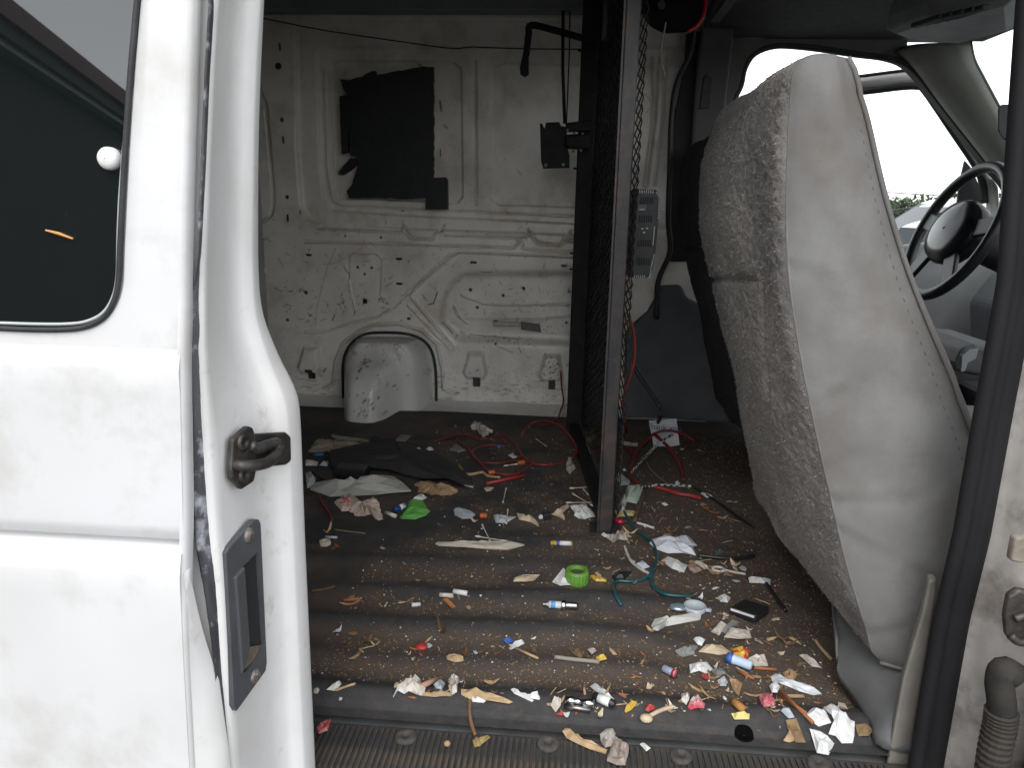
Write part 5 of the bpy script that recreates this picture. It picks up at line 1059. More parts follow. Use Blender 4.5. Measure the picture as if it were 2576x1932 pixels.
rod('pale_stick', F2((1930, 1500), (2010, 1520), (2120, 1540)), .0025, tissue, 'pale thin stick right of the white ring', 'stick')
for px, lb, mt in ((((980, 560), (1010, 558), (1015, 575), (985, 580)), 'white speck right of the rusty post near the braided sleeve', paper), (((1465, 690), (1490, 672), (1515, 695), (1490, 710)), 'white pebble like scrap right of the braided sleeve', paper), (((1705, 790), (1750, 785), (1815, 820), (1760, 830)), 'white torn leaf right of the bright red wire', paper), (((1340, 885), (1380, 875), (1405, 895), (1370, 900)), 'white flake below the bright red wire', paper), (((1640, 1425), (1700, 1420), (1775, 1480), (1740, 1495)), 'grey white strip right of the paper slip', tissue), (((930, 600), (960, 590), (1000, 640), (1050, 680), (1040, 710), (960, 715), (930, 660)), 'clear crinkled wrapper left of the white pouch', clearp), (((955, 305), (1040, 315), (1120, 325), (1120, 345), (1000, 340)), 'white torn shred behind the rusty post', tissue), (((1580, 1460), (1640, 1440), (1720, 1500), (1660, 1520), (1600, 1500)), 'pinkish flat rag piece below the paper slip', M('pink_rag', (.34, .22, .18), None, rough=.9)), (((1840, 1330), (1880, 1310), (1920, 1330), (1880, 1360)), 'dull teal flake right of the large blue printed paper', M('dull_teal', (.05, .11, .10), None, rough=.7))): scrap('scrap', F2(*px), mt, lb, 'scrap', h=.006)
# --- foreground left
rod('white_filter', F3((1242, 152), (1360, 172)), .0052, paper, 'white cigarette filter upper one of two beside the orange stick', 'filter')
rod('white_filter', F3((1122, 186), (1240, 194)), .0045, tissue, 'grey white filter just left of the white one', 'filter')
scrap('orange_stick', F3((1145, 210), (1185, 205), (1262, 275), (1225, 290)), M('orange_bark', (.36, .14, .04), None, rough=.8), 'flat orange brown splinter below the two filters', 'splinter', h=.005)
rod('white_filter', F3((880, 268), (955, 258)), .004, paper, 'short white filter left of the orange splinter', 'filter')
blob('red_disc', F3(966, 630), .011, .010, .005, redp, 'round red plastic cap in the crumbs near the door edge', 'cap')
scrap('blue_scrap', F3((1665, 556), (1740, 548), (1760, 575), (1710, 592), (1680, 580)), bluep, 'bright blue scrap beside a white curved tag', 'scrap', h=.006)
scrap('white_tag', F3((1722, 632), (1770, 600), (1848, 572), (1855, 598), (1790, 620), (1735, 648)), paper, 'white curved tag below the bright blue scrap', 'tag', h=.008)
scrap('wood_oval', F3((1180, 705), (1250, 695), (1325, 715), (1330, 740), (1260, 752), (1190, 732)), wood, 'pale oval wood slice in the crumbs', 'wood slice', h=.004, th=.003)
rod('match', F3((1782, 645), (1975, 732)), .0022, wood, 'match stick lying right of the white curved tag', 'match')
scrap('long_splinter', F3((1310, 990), (1450, 1015), (1640, 1075), (1752, 1130), (1720, 1146), (1550, 1112), (1380, 1065), (1310, 1035)), wood, 'long pale wood splinter in front of the near mat ridge', 'splinter', h=.010, crum=.002, th=.003)
scrap('fluffy_foam', F3((720, 1072), (750, 1020), (820, 970), (870, 920), (940, 915), (965, 950), (1000, 1000), (990, 1040), (900, 1060), (760, 1090)), tissue, 'ragged cream foam chunk near the door edge', 'foam', h=.018, crum=.006, jag=.003)
rod('pink_stick', F3((965, 990), (1112, 918)), .0045, M('pink_brown', (.36, .21, .15), None, rough=.7), 'pinkish stick poking out of the cream foam chunk', 'stick')
scrap('tan_splinter', F3((940, 1105), (1050, 1050), (1220, 1020), (1225, 1050), (1080, 1085), (960, 1120)), wood, 'tan flat splinter below the cream foam chunk', 'splinter', h=.008, th=.003)
scrap('grey_tissue', F3((1200, 900), (1240, 880), (1290, 885), (1290, 930), (1260, 960), (1270, 1010), (1230, 1035), (1205, 980)), tissue, 'shredded white tissue above the long pale splinter', 'tissue', h=.014, crum=.007, jag=.003)
scrap('grey_cloth', F3((1070, 960), (1130, 925), (1170, 950), (1140, 995), (1090, 990)), clearp, 'greyish plastic flake beside the shredded tissue', 'flake', h=.008)
scrap('white_strip', F3((1388, 1082), (1440, 1082), (1522, 1110), (1500, 1124), (1410, 1105)), paper, 'white strip under the long pale splinter', 'strip', h=.005)
scrap('white_strip', F3((1880, 1045), (1975, 1030), (1990, 1060), (1985, 1080), (1905, 1066)), paper, 'white folded strip beside a white shard', 'strip', h=.008)
scrap('white_shard', F3((1740, 995), (1765, 1005), (1935, 1100), (1920, 1115), (1770, 1030)), paper, 'narrow pointed white shard in the near trough', 'shard', h=.006)
scrap('red_scrap', F3((58, 1318), (110, 1270), (182, 1258), (150, 1345), (72, 1375)), M('faded_red', (.34, .05, .05), (.40, .2, .18), 50, .7), 'faded red scrap on the step plate by the door edge', 'scrap', h=.006)
rod('root_twig', F3((1400, 1000), (1385, 1090), (1382, 1200), (1400, 1300), (1432, 1395)), .0028, M('root_brown', (.15, .08, .035), None, rough=.8), 'crooked brown root hanging over the near mat edge', 'twig')
scrap('yellow_leaf', F3((1408, 1450), (1440, 1412), (1480, 1430), (1560, 1405), (1500, 1450), (1470, 1480), (1425, 1490)), M('yellow_leaf', (.28, .22, .08), (.18, .12, .05), 60, .8), 'small yellow leaf on the step plate below the root', 'leaf', h=.008, crum=.004)
blob('orange_pellet', F3(1187, 1470), .005, .005, .004, cardb, 'orange pellet on the step plate', 'pellet')
for p, r, lb in (((65, 1042), .009, 'white round ball near the door edge'), ((235, 1076), .0055, 'small white pellet, left one of two below the white ball'), ((270, 1096), .006, 'small white pellet, right one of two below the white ball')): blob('white_ball', F3(*p), r, r, r*.9, tissue, lb, 'ball')
scrap('cream_feather', F3((145, 1030), (190, 960), (265, 930), (270, 955), (220, 1000), (165, 1040)), tissue, 'cream feather like scrap above the white ball', 'scrap', h=.008)
rod('thin_twig', F3((220, 1000), (300, 970), (392, 940)), .002, wood, 'thin twig right of the cream feather like scrap', 'twig')
rod('brown_twig', F3((10, 140), (120, 125), (215, 98)), .003, dkwood, 'brown twig lying on the mat near the door edge', 'twig')
rod('brown_splinter', F3((290, 222), (440, 212)), .0035, orangew, 'reddish brown splinter in the far crumb trough', 'splinter')
scrap('cream_shell', F3((1770, 20), (1850, -10), (1990, 5), (1940, 40), (1860, 60), (1760, 55)), cream, 'flat cream crust left of the green bottle cap', 'crust', h=.006)
# --- foreground right
lathe('spark_plug', F4(14, 190), F4(236, 205), [(0, .0018), (.10, .0018), (.11, .0035), (.15, .0035), (.16, .0068), (.50, .0068)], M('porcelain', (.55, .58, .62), None, rough=.2), 'spark plug with blue printed porcelain and metal thread', 'spark plug',
      sub=[('blue_print', M('blue_print', (.12, .30, .60), None, rough=.3), [(.22, .0070), (.34, .0070)]), ('hexagon', chrome, [(.50, .0095), (.52, .0105), (.60, .0105), (.62, .0085)]), ('thread', steel, [(.62, .0085)]+[(.64+.02*i, .0072 if i % 2 else .0064) for i in range(15)]+[(.95, .005)])])
blob('foil_blister', F4(832, 203), .018, .013, .006, M('foil_blue', (.30, .40, .46), (.5, .52, .54), 60, .2, .6), 'shiny bluish blister on the mat left of the round clear cup', 'blister')
c = onF(F4(932, 205)); m = MB(); n = 24; m.loft([[c+np.array([r*math.cos(a), r*math.sin(a), h]) for a in np.linspace(0, 2*math.pi, n+1)[:-1]] for r, h in ((.020, .001), (.021, .010), (.019, .0105), (.017, .004), (.0005, .004))], True); L(m.build('clear_cup', clearp, None, True), 'round cloudy clear cup right of the shiny blister', 'cup')
rod('cup_tab', F4((985, 215), (1030, 222)), .004, clearp, 'short clear tab right of the round clear cup', 'tab')
scrap('white_hook', F4((668, 312), (690, 268), (730, 262), (760, 280), (820, 258), (970, 238), (962, 272), (830, 296), (750, 305), (710, 338), (680, 332)), M('bone_white', (.50, .50, .47), None, rough=.6), 'long white bone shaped plastic piece in front of the clear cup', 'plastic piece', h=.012, crum=.003, th=.004)
# black box
b4 = [onF(p) for p in F4((1142, 235), (1225, 185), (1380, 235), (1300, 300))]; zt3 = max(matz(p[0], p[1]) for p in b4); hb_ = .016
m = MB(); m.loft([[np.array([p[0], p[1], zt3]) for p in b4], [np.array([p[0], p[1], zt3+hb_]) for p in b4]], True); m.f += [(0, 1, 2, 3), (4, 5, 6, 7)]; bo = L(bevel(m.build('black_box', blackp), .003), 'flat black box with white stripe beside the seat foot', 'box')
e0, e1_ = b4[0], b4[3]; nv_ = np.array([(e1_-e0)[1], -(e1_-e0)[0], 0]); nv_ /= np.linalg.norm(nv_); 
if nv_[1] > 0: nv_ = -nv_
m = MB(); m.prism([e0*.97+e1_*.03+np.array([0, 0, zt3+.010-e0[2]])+nv_*.0004, e1_*.92+e0*.08+np.array([0, 0, zt3+.010-(e1_*.92+e0*.08)[2]])+nv_*.0004, e1_*.92+e0*.08+np.array([0, 0, zt3+.0145-(e1_*.92+e0*.08)[2]])+nv_*.0004, e0*.97+e1_*.03+np.array([0, 0, zt3+.0145-e0[2]])+nv_*.0004], nv_*.001); m.build('white_stripe', paper, bo)
scrap('white_scrap', F4((1255, 22), (1290, 15), (1340, 30), (1390, 28), (1388, 62), (1340, 48), (1262, 42)), paper, 'white torn strip above the flat black box', 'scrap', h=.01)
rod('black_rod', F4((1362, 55), (1420, 140), (1480, 222)), .004, blackp, 'thin black rod between the white torn strip and the seat', 'rod')
for px, mt, lb, nm in ((((1075, 130), (1110, 118), (1148, 140), (1130, 165), (1085, 158)), paper, 'white crumpled bit left of the flat black box', 'paper'), (((1030, 345), (1090, 285), (1130, 300), (1080, 360)), tissue, 'grey cream flake in front of the flat black box', 'flake'), (((1110, 372), (1150, 325), (1260, 340), (1275, 378), (1200, 392)), tissue, 'crumpled cream film in front of the flat black box', 'film'), (((1090, 340), (1165, 275), (1200, 285), (1120, 350)), greyc, 'grey flat strip leaning on the flat black box', 'strip'), (((925, 390), (960, 372), (990, 400), (975, 432), (945, 425)), paper, 'white petal behind the grey rags', 'petal'), (((810, 470), (860, 430), (950, 425), (930, 480), (860, 495)), greyc, 'grey rag clump in the near litter pile', 'rag'), (((955, 465), (1000, 425), (1090, 430), (1155, 470), (1080, 480)), cream, 'cream peel in the near litter pile', 'peel'), (((1165, 445), (1215, 438), (1268, 458), (1245, 502), (1195, 516), (1165, 485)), M('red_yellow_print', (.50, .04, .04), (.65, .40, .05), 55, .4, lo=.49, hi=.51), 'red and yellow wrapper in the near litter pile', 'wrapper'), (((1240, 520), (1300, 490), (1350, 490), (1375, 555), (1300, 560)), tissue, 'dull beige film right of the red and yellow wrapper', 'film'), (((1565, 490), (1600, 485), (1660, 530), (1700, 560), (1640, 550)), tissue, 'pale strip beside the grey seat cover', 'strip'), (((900, 550), (960, 540), (1000, 532), (1042, 570), (1000, 600), (960, 580), (905, 590)), paper, 'white clip shaped piece in the near litter pile', 'clip'), (((1030, 575), (1100, 570), (1120, 600), (1060, 610)), greyc, 'grey flap right of the white clip shaped piece', 'flap'), (((1465, 590), (1520, 572), (1552, 600), (1530, 635), (1480, 625)), cardb, 'orange brown chip above the white plastic fork', 'chip'), (((1140, 640), (1180, 632), (1218, 655), (1198, 732), (1165, 695)), cardb, 'tan shield shaped chip in the near litter pile', 'chip'), (((1070, 640), (1110, 610), (1130, 650), (1120, 680), (1085, 670)), clearp, 'bluish grey film beside the tan chip', 'film'), (((850, 720), (895, 718), (895, 760), (880, 785), (850, 765)), tissue, 'cream foam nub left of the pink wrapper', 'foam'), (((905, 760), (950, 740), (970, 760), (940, 785)), tissue, 'cream foam flake touching the pink wrapper', 'foam'), (((1150, 858), (1200, 848), (1262, 838), (1258, 886), (1170, 888)), paleyel, 'pale yellow scrap at the near mat ridge', 'scrap'), (((62, 790), (80, 745), (122, 745), (120, 800), (90, 838)), tissue, 'crumpled white tissue left of the chrome tube', 'tissue'), (((1590, 868), (1640, 812), (1722, 832), (1752, 912), (1680, 922)), paper, 'broken white cup piece, the smaller of two by the seat', 'cup piece'), (((1708, 806), (1760, 794), (1840, 852), (1895, 912), (1885, 1016), (1820, 1016), (1742, 962), (1782, 900)), paper, 'large broken white plate piece below the seat cover', 'plate piece'), (((1625, 945), (1682, 950), (1772, 1022), (1742, 1066), (1672, 1062)), paper, 'white broken scoop at the end of the reddish sticks', 'scoop'), (((1480, 892), (1542, 890), (1602, 1012), (1542, 1014), (1490, 960)), leafm, 'dry brown leaf left of the broken scoop', 'leaf'), (((1455, 825), (1500, 812), (1532, 865), (1500, 875)), clearp, 'grey film flake above the dry brown leaf', 'flake'), (((1900, 925), (1960, 915), (2002, 960), (1980, 985), (1920, 980)), leafm, 'dry leaf at the foot of the grey seat cover', 'leaf'), (((360, 960), (400, 935), (440, 938), (470, 975), (440, 1040), (390, 1050), (365, 1000)), M('grey_clump', (.33, .31, .28), (.24, .21, .18), 60, .9), 'round grey white wad on the step plate', 'wad'), (((430, 1020), (480, 985), (530, 1040), (510, 1150), (460, 1159), (400, 1130)), M('grey_wad', (.30, .25, .22), (.20, .16, .13), 60, .9), 'torn grey brown wad below the round one on the step plate', 'wad'), (((600, 1035), (620, 1025), (662, 1055), (640, 1065)), paper, 'small white chip on the step plate', 'chip'), (((1470, 980), (1500, 970), (1535, 1000), (1500, 1010)), wood, 'pale wood chip at the foot of the dry brown leaf', 'chip'), (((190, 470), (220, 450), (252, 490), (235, 508)), leafm, 'brown leaf flake left of the grey straight stick', 'leaf'), (((285, 460), (310, 445), (335, 465), (310, 485)), tissue, 'cream crumb chip above the grey straight stick', 'chip'), (((335, 505), (395, 497), (400, 512), (345, 520)), yellowp, 'thin yellow flake touching the grey straight stick', 'flake')):
    scrap(nm.replace(' ', '_'), F4(*px), mt, lb, nm, h=.012 if nm in ('cup piece', 'plate piece', 'scoop', 'wad') else .008, crum=.004, jag=.0015 if nm in ('tissue', 'rag', 'plate piece', 'foam', 'wad') else 0, th=.0018)
lathe('blue_marker', F4(1122, 515), F4(1276, 572), [(0, .004), (.02, .0085), (.35, .0085), (.36, .0078), (.97, .0078), (1, .004)], M('pale_blue_plastic', (.45, .55, .70), None, rough=.35), 'pale blue marker in the near litter pile', 'marker', sub=[('blue_cap', bluep, [(.02, .0088), (.26, .0088)])])
scrap('plastic_fork', F4((1392, 622), (1420, 598), (1445, 612), (1540, 668), (1600, 668), (1698, 718), (1650, 728), (1560, 706), (1520, 682), (1440, 648), (1400, 650)), M('fork_white', (.55, .57, .60), None, rough=.35), 'white plastic fork near the foot of the seat', 'fork', h=.010, crum=.002, th=.002)
lathe('lighter', F4(738, 578), F4(818, 628), [(0, .004), (.05, .0062), (.95, .0062), (1, .003)], M('blue_grey_plastic', (.25, .28, .38), None, rough=.35), 'blue grey lighter with red tip left of the white clip', 'lighter', sub=[('red_tip', redp, [(.72, .0065), (1.0, .0060)])])
scrap('pink_wrapper', F4((888, 800), (905, 780), (940, 785), (968, 765), (992, 790), (985, 822), (945, 832), (905, 838)), pinkp, 'crumpled bright pink wrapper at the near mat ridge', 'wrapper', h=.014, crum=.007, jag=.002); scrap('pink_wrapper', F4((1320, 760), (1335, 730), (1375, 728), (1405, 745), (1418, 785), (1395, 806), (1350, 795)), pinkp, 'crumpled pink wrapper under a white petal near the seat', 'wrapper', h=.014, crum=.007, jag=.002)
scrap('white_petal', F4((1380, 705), (1415, 690), (1442, 715), (1425, 755), (1395, 745)), paper, 'white petal lying on the pink wrapper near the seat', 'petal', h=.010, lift=.012)
scrap('red_chip', F4((630, 835), (645, 795), (688, 800), (685, 830), (650, 842)), redp, 'red chip with pale edge left of the pink wrapper', 'chip', h=.01)
scrap('red_chip', F4((90, 850), (120, 835), (152, 850), (120, 858)), redp, 'small flat red chip at the near mat ridge under the chrome tube', 'chip', h=.005); scrap('red_chip', F4((970, 610), (1000, 605), (1020, 630), (990, 638)), redp, 'dark red chip below the white clip shaped piece', 'chip', h=.006)
lathe('chrome_tube', F4(150, 775), F4(322, 815), [(0, .0062), (.3, .0062), (.31, .005), (.6, .005), (.61, .0062), (1, .0062)], chrome, 'shiny chrome tube lying against the near mat ridge', 'tube'); lathe('chrome_tube', F4(140, 815), F4(300, 838), [(0, .004), (1, .004)], steel, 'thin steel tube in front of the shiny chrome tube', 'tube')
scrap('white_stick', F4((300, 672), (330, 660), (445, 758), (432, 782), (395, 765)), paper, 'folded white paper stick above the black and white pen', 'stick', h=.008); lathe('pen', F4(315, 742), F4(452, 832), [(0, .004), (.05, .0065), (.9, .0065), (1, .002)], blackp, 'black and white pen beside the chrome tube', 'pen', sub=[('white_barrel', paper, [(.25, .0068), (.75, .0068)])])
scrap('yellow_piece', F4((508, 822), (540, 795), (545, 765), (560, 785), (582, 795), (545, 822), (515, 838)), yellowp, 'small bright yellow plastic piece at the near mat ridge', 'plastic piece', h=.01)
rod('bone_stick', F4((625, 882), (690, 840), (750, 815), (800, 802)), .0032, cream, 'bone like cream stick ending at the near mat ridge', 'stick', radii=None)
blob('bone_end', F4(638, 880), .010, .008, .006, cream, 'round cream knob at the end of the bone like stick', 'knob')
rod('orange_stick', F4((1165, 785), (1228, 842)), .006, M('orange_brown', (.32, .15, .04), None, rough=.7), 'short orange brown stick above the pale yellow scrap', 'stick')
for px, lb in [(((1440, 736), (1600, 852)), 'reddish thin stick, the upper of two by the white cup piece'), (((1450, 750), (1640, 942)), 'reddish thin stick ending at the broken scoop'), (((1195, 585), (1290, 632)), 'reddish thin stick below the pale blue marker'), (((1290, 565), (1425, 575)), 'reddish thin stick right of the pale blue marker')]: rod('reddish_stick', F4(*px), .0026, orangew, lb, 'stick')
rod('grey_stick', F4((85, 500), (200, 515), (355, 530)), .0035, M('weathered_stick', (.24, .21, .18), None, rough=.8), 'grey straight stick on the mat above the near litter', 'stick')
rod('pale_stalk', F4((1660, 395), (1700, 450), (1758, 512)), .0028, wood, 'pale straight stem beside the grey seat cover', 'stem'); rod('pale_stalk', F4((1440, 738), (1590, 740)), .003, wood, 'pale level stem below the white plastic fork', 'stem')
scrap('bent_splinter', F4((132, 945), (150, 930), (190, 975), (230, 1000), (300, 1030), (400, 1062), (395, 1078), (300, 1058), (210, 1015), (160, 985)), wood, 'bent tan splinter lying over the step plate', 'splinter', h=.010, crum=.002, th=.003)

# --- many small loose bits, each its own object, thickest where the photograph shows them
def small_mesh(kind, i):      # thin irregular flakes, shreds and splinters
    r = random.Random(hash(kind) % 97+i*13); m = MB(); n = r.choice((6, 7, 9))
    el = {'chip': r.uniform(2.5, 6), 'paper': r.uniform(1.2, 2.6), 'leaf': r.uniform(1.2, 2.4), 'husk': r.uniform(1.2, 3)}.get(kind, 1)
    if kind == 'twig':
        m.tube([(-.014, 0, .0012), (-.004, r.uniform(-.002, .002), .0016), (.005, r.uniform(-.002, .003), .0012), (.013, 0, .0012)], .0009, 5)
    else:
        P = [(math.cos(a)*.0065*el**.5*r.uniform(.55, 1.2), math.sin(a)*.0065/el**.5*r.uniform(.55, 1.2)) for a in [2*math.pi*k/n for k in range(n)]]
        cz = r.uniform(.0005, .0022); k1, k2 = r.uniform(-60, 90), r.uniform(-60, 120); zf = lambda x, y: max(.0003, k1*x*x+k2*y*y+r.uniform(0, .0008))
        T = [(x, y, zf(x, y)) for x, y in P]; m.v = T+[(0, 0, cz)]+[(x, y, z+.0007) for x, y, z in T]+[(0, 0, cz+.0007)]; q = n+1
        m.f = [(k, n, (k+1) % n) for k in range(n)]+[(q+k, q+(k+1) % n, q+n) for k in range(n)]+[(k, (k+1) % n, q+(k+1) % n, q+k) for k in range(n)]
    return m
VAR = {}
import zlib
def hash(s): return zlib.crc32(s.encode())
KINDS = [('chip', 'wood_chip', [wood, dkwood, cardb, leafm, orangew], 'small wood chip', 'wood chip'), ('paper', 'paper_fleck', [paper, tissue, greyc, clearp], 'white paper fleck', 'paper fleck'), ('leaf', 'leaf_flake', [leafm, cardb, dkwood], 'dry leaf flake', 'leaf flake'), ('twig', 'tiny_twig', [wood, dkwood], 'tiny twig', 'twig'), ('husk', 'cream_crumb', [cream, beigeb], 'cream crumb', 'crumb')]
for kd in KINDS:
    for mi, mt in enumerate(kd[2]):
        for i in range(6):
            mm = small_mesh(kd[0], i+mi*5); me = bpy.data.meshes.new(kd[1]); me.from_pydata(mm.v, [], mm.f); me.materials.append(mt); VAR.setdefault(kd[0], []).append(me)
REG = [((F3(300, 180), F3(900, 290)), 26, 'in the crumb trough nearest the door edge'), ((F3(1100, 160), F3(1560, 300)), 10, 'beside the orange brown splinter'), ((F3(250, 470), F3(1180, 720)), 34, 'in the crumbs round the red plastic cap'), ((F3(1300, 480), F3(1950, 720)), 18, 'round the bright blue scrap'), ((F3(700, 900), F3(1700, 1100)), 20, 'along the long pale splinter'), ((F4(380, 330), F4(900, 560)), 16, 'on the dirt above the grey straight stick'), ((F4(500, 600), F4(1500, 830)), 74, 'round the bright pink wrapper'), ((F4(900, 380), F4(1650, 620)), 60, 'in the near litter pile by the marker'), ((F4(780, 60), F4(1450, 330)), 44, 'round the flat black box'), ((F2(900, 850), F2(2150, 1250)), 74, 'in the soil behind the blue printed paper'), ((F2(700, 1180), F2(1300, 1640)), 24, 'round the green bottle cap'), ((F2(1300, 1380), F2(2100, 1659)), 44, 'round the white ring by the seat foot'), ((F1(1300, 150), F1(2200, 600)), 16, 'among the red wires by the wall'), ((F1(1350, 800), F1(2212, 1150)), 12, 'round the milky oval lid'), ((F1(300, 1100), F1(1300, 1600)), 10, 'on the bare mat round the hex nut'), ((F2(0, 150), F2(760, 700)), 14, 'left of the rusty post'), ((F4(40, 680), F4(620, 860)), 30, 'round the chrome tube'), ((F4(1300, 620), F4(1900, 1000)), 16, 'round the broken white cup pieces'), ((F2(950, 250), F2(1750, 800)), 22, 'under the braided sleeves')]
cnt = {}
for (a, b), n, where in REG:
    for _ in range(n):
        p = (rnd.uniform(a[0], b[0]), rnd.uniform(a[1], b[1])+(rnd.uniform(0, 1)*0)); q = onF(p)
        if q[1] < -.09 or q[1] > 1.5: continue
        kd = rnd.choices(KINDS, [5, 2.0, 3.0, 3.0, 2.0])[0]; cnt[kd[0]] = cnt.get(kd[0], 0)+1
        if cnt[kd[0]] > 260: continue
        o = bpy.data.objects.new(kd[1], rnd.choice(VAR[kd[0]])); link(o); s = (.34+1.0*rnd.random()**2.5)*(1.25 if q[1] > .5 else 1.0); o.location = (q[0], q[1], q[2]+.0002); o.scale = (s, s, s); o.rotation_euler = (rnd.uniform(-.15, .15), rnd.uniform(-.15, .15), rnd.uniform(0, 6.28)); tag(o, kd[3]+' '+where, kd[4], kd[3]+'s '+where)
# crumbs nobody could count
def crumbs(name, mat, n, label, s0, s1, wgt):
    V, Fc = [], []
    k = 0; tries = 0
    while k < n and tries < n*30:
        tries += 1
        x, y = rnd.uniform(-.40, .62), (rnd.random()**1.7)*1.40+.07
        i = min(len(MX)-2, np.searchsorted(MX, x)); j = min(len(MY)-2, np.searchsorted(MY, y))
        if rnd.random() > wgt(x, y, dirtA[j, i], Hm[j, i]): continue
        z = Hm[j, i]; s = rnd.uniform(s0, s1)*(1 if rnd.random() < .85 else 1.7); a = rnd.uniform(0, 6.28); ca, sa = math.cos(a), math.sin(a); el = rnd.uniform(.5, 1.0); b = len(V)
        for px_, py_, pz_ in ((1, 0, 0), (-.2, .8, 0), (-.9, -.1, 0), (.1, -.8, 0), (rnd.uniform(-.3, .3), rnd.uniform(-.3, .3), rnd.uniform(.5, .9))): u_, w_2 = px_*s, py_*s*el; V.append((x+u_*ca-w_2*sa, y+u_*sa+w_2*ca, z-.0003+pz_*s))
        Fc += [(b, b+1, b+4), (b+1, b+2, b+4), (b+2, b+3, b+4), (b+3, b, b+4), (b+3, b+2, b+1, b)]; k += 1
    o = mesh(name, V, Fc, mat); tag(o, label, 'crumbs', kind='stuff')
wd = lambda x, y, d, h: min(1, .04+.9*d)
crumbs('pale_crumbs', cream, 900, 'pale cream crumbs scattered thickly over the dirty mat', .0008, .0022, wd)
crumbs('brown_crumbs', leafm, 9000, 'brown leaf and bark crumbs lying in the mat troughs', .0006, .0024, wd)
crumbs('dark_crumbs', dkwood, 6000, 'dark brown soil crumbs lying in the mat troughs', .0012, .0034, wd)
crumbs('white_crumbs', paper, 900, 'tiny white flecks scattered over the whole mat', .0008, .0022, lambda x, y, d, h: .25+.5*d)
# ================================================================== outside the far window: parked cars, trees, overhead wires
def car(name, label, loc, rz, sc=1, van_like=False):
    root = tag(empty(name, (loc[0], loc[1], GZ)), label, 'car', None)
    R = Matrix.Rotation(rz, 4, 'Z')
    def put(o): o.parent = root; o.matrix_parent_inverse = Matrix(); return o
    prof = [(-2.3, .45), (-2.32, .85), (-2.2, 1.0), (-2.12, 1.12), (-1.85, 1.62), (-1.6, 1.70), (.1, 1.70), (.35, 1.62), (1.0, 1.12), (1.9, 1.0), (2.25, .85), (2.3, .45)]
    def half(z): return .92 if z < 1.1 else .92-(z-1.1)*.33
    rows = []
    for t in (-1, -.9, -.5, 0, .5, .9, 1):
        rows.append([(x*sc, half(z)*t*sc*(1), (z-(.03 if abs(t) == 1 else 0))*sc) for x, z in prof])
    m = MB(); m.loft(rows); m.f.append(tuple(range(12))); m.f.append(tuple(range(72, 84))); wp = M('car_white', (.70, .71, .72), None, rough=.3, coat=.5); o = m.build('car_body', wp, None, False); put(o); 
    gl = M('car_glass', (.02, .025, .03), None, rough=.05)
    for s in (-1, 1):
        for pts in (((-1.95, 1.18), (-1.72, 1.56), (-1.0, 1.60), (-1.0, 1.18)), ((-.92, 1.18), (-.92, 1.60), (.05, 1.60), (.0, 1.18)), ((.08, 1.18), (.12, 1.58), (.30, 1.54), (.80, 1.18))):
            m = MB(); P = [(x*sc, s*(half(z)+.004)*sc, z*sc) for x, z in pts]; m.prism(P, (0, s*.006, 0)); put(m.build('side_window', gl))
        m = MB(); m.tube([(-1.6*sc, s*.62*sc, 1.72*sc), (-1.4*sc, s*.62*sc, 1.77*sc), (-.1*sc, s*.62*sc, 1.77*sc), (.1*sc, s*.62*sc, 1.71*sc)], .018*sc, 6); put(m.build('roof_rail', blackmet, None, True))
        for x in (-1.4, 1.4):
            m = MB(); m.tube([(x*sc, s*.72*sc, .36*sc), (x*sc, s*.93*sc, .36*sc)], .36*sc, 20); put(m.build('tyre', blackrub, None, False)); m = MB(); m.tube([(x*sc, s*.92*sc, .36*sc), (x*sc, s*.945*sc, .36*sc)], .22*sc, 16); put(m.build('wheel_rim', steel))
    m = MB(); m.prism([(.42*sc, -.66*sc, 1.58*sc), (.42*sc, .66*sc, 1.58*sc), (.96*sc, .78*sc, 1.16*sc), (.96*sc, -.78*sc, 1.16*sc)], (.015, 0, .012)); put(m.build('windscreen', gl))
    m = MB(); m.prism([(-1.90*sc, -.66*sc, 1.58*sc), (-1.90*sc, .66*sc, 1.58*sc), (-2.14*sc, .78*sc, 1.16*sc), (-2.14*sc, -.78*sc, 1.16*sc)], (-.015, 0, .008)); put(m.build('rear_window', gl))
    for s in (-1, 1): m = MB(); m.box((2.24*sc, s*.7*sc, .8*sc), (.08, .3, .14)); put(m.build('headlight', clearp))
    root.rotation_euler = (0, 0, rz); return root
car('parked_car', 'white parked car with roof rails seen through the driver window', (5.2, 9.6), math.radians(178), .93)
car('parked_car', 'white parked car parked further back behind the other car', (8.2, 16.2), math.radians(185), 1.0)
car('parked_car', 'white parked car parked in front, nearest to the driver door', (4.6, 6.0), math.radians(10), .80)
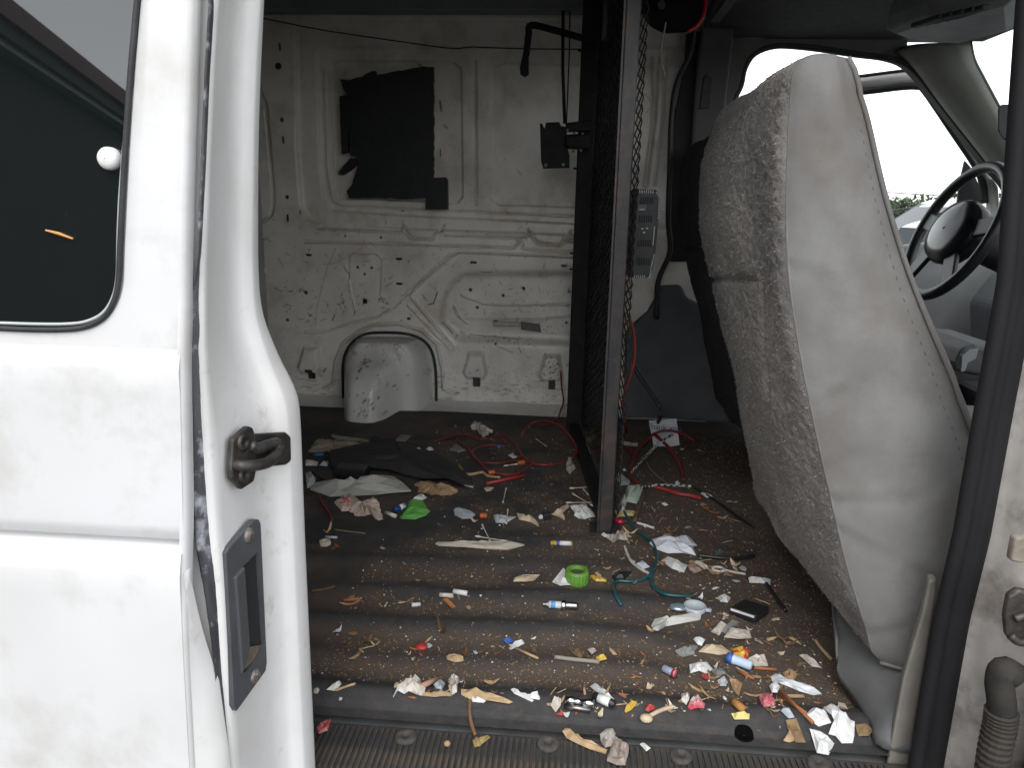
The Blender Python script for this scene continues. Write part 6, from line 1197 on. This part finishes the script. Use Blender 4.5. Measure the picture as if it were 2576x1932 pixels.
# far wood: one mass
V, Fc = [], []; lm = M('far_foliage', (.07, .10, .06), (.05, .075, .045), .5, .9)
for k in range(46):
    cx_, cy_, r_ = rnd.uniform(15, 130), rnd.uniform(105, 130), rnd.uniform(2.6, 5.0); hz = rnd.uniform(1.3, 2.5)
    for _ in range(620):
        d = np.random.RandomState(k*1000+_).randn(3); d /= np.linalg.norm(d); p = np.array([cx_, cy_, GZ+hz*.8])+d*np.array([r_, r_, hz])*rnd.uniform(.6, 1.0); s = rnd.uniform(.2, .45); b = len(V); t = np.random.RandomState(k*1000+_+90000).randn(2, 3)*s
        V += [p, p+t[0], p+t[1]]; Fc.append((b, b+1, b+2))
tag(mesh('far_trees', V, Fc, lm), 'distant line of dull green trees beyond the parked cars', 'trees', kind='stuff')
pq_ = onY(Z7(1235, 1055), 60); pole = tag(empty('utility_pole', (pq_[0], 60, GZ)), 'thin utility pole standing beyond the parked cars', 'pole'); m = MB(); m.tube([(pq_[0], 60, GZ), (pq_[0], 60, pq_[2])], .06, 8); m.build('pole_shaft', greyc, pole)
for k, (pa, pb_) in enumerate((((900, 1000), (1340, 1028)), ((1000, 1090), (1340, 1046)))):
    a, b = onY(Z7(*pa), 30), onY(Z7(*pb_), 30); d = b-a; m = MB(); m.tube([a-d*3, a, b, b+d*2], .018, 5); tag(m.build('overhead_wire', greymet, None), ('nearly level overhead wire beyond the driver window', 'rising overhead wire above the distant trees')[k], 'wire')
# building behind the camera, seen only as the dark reflection in the tinted window
bl_ = tag(empty('building', (-9, -10, GZ)), 'long dark building with maroon eaves mirrored in the tinted door window', 'building')
a = np.array([-7.0, -4.9, 0.]); d_ = np.array([-.268, -.963, 0]); b = a+d_*60; n_ = np.array([d_[1], -d_[0], 0]); 
if n_[0] > 0: n_ = -n_
hz = 4.46
dkw = M('dark_wall', (.012, .014, .015), (.02, .022, .022), 1, .8)
def bq(z0, z1, off, th, name, mt): m = MB(); m.prism([a-n_*off+np.array([0, 0, z0]), b-n_*off+np.array([0, 0, z0]), b-n_*off+np.array([0, 0, z1]), a-n_*off+np.array([0, 0, z1])], n_*th); m.build(name, mt, bl_)
bq(GZ, hz-.5, 0, 8, 'building_wall', dkw); bq(hz-.30, hz, .5, 8.5, 'eaves_board', M('maroon', (.09, .02, .025), None, rough=.6)); bq(hz-.50, hz-.31, .4, 8.4, 'soffit_board', M('dark_brown', (.025, .018, .018), None, rough=.7)); bq(hz-.60, hz-.51, .3, .25, 'gutter', M('pale_gutter', (.20, .24, .22), None, rough=.5))
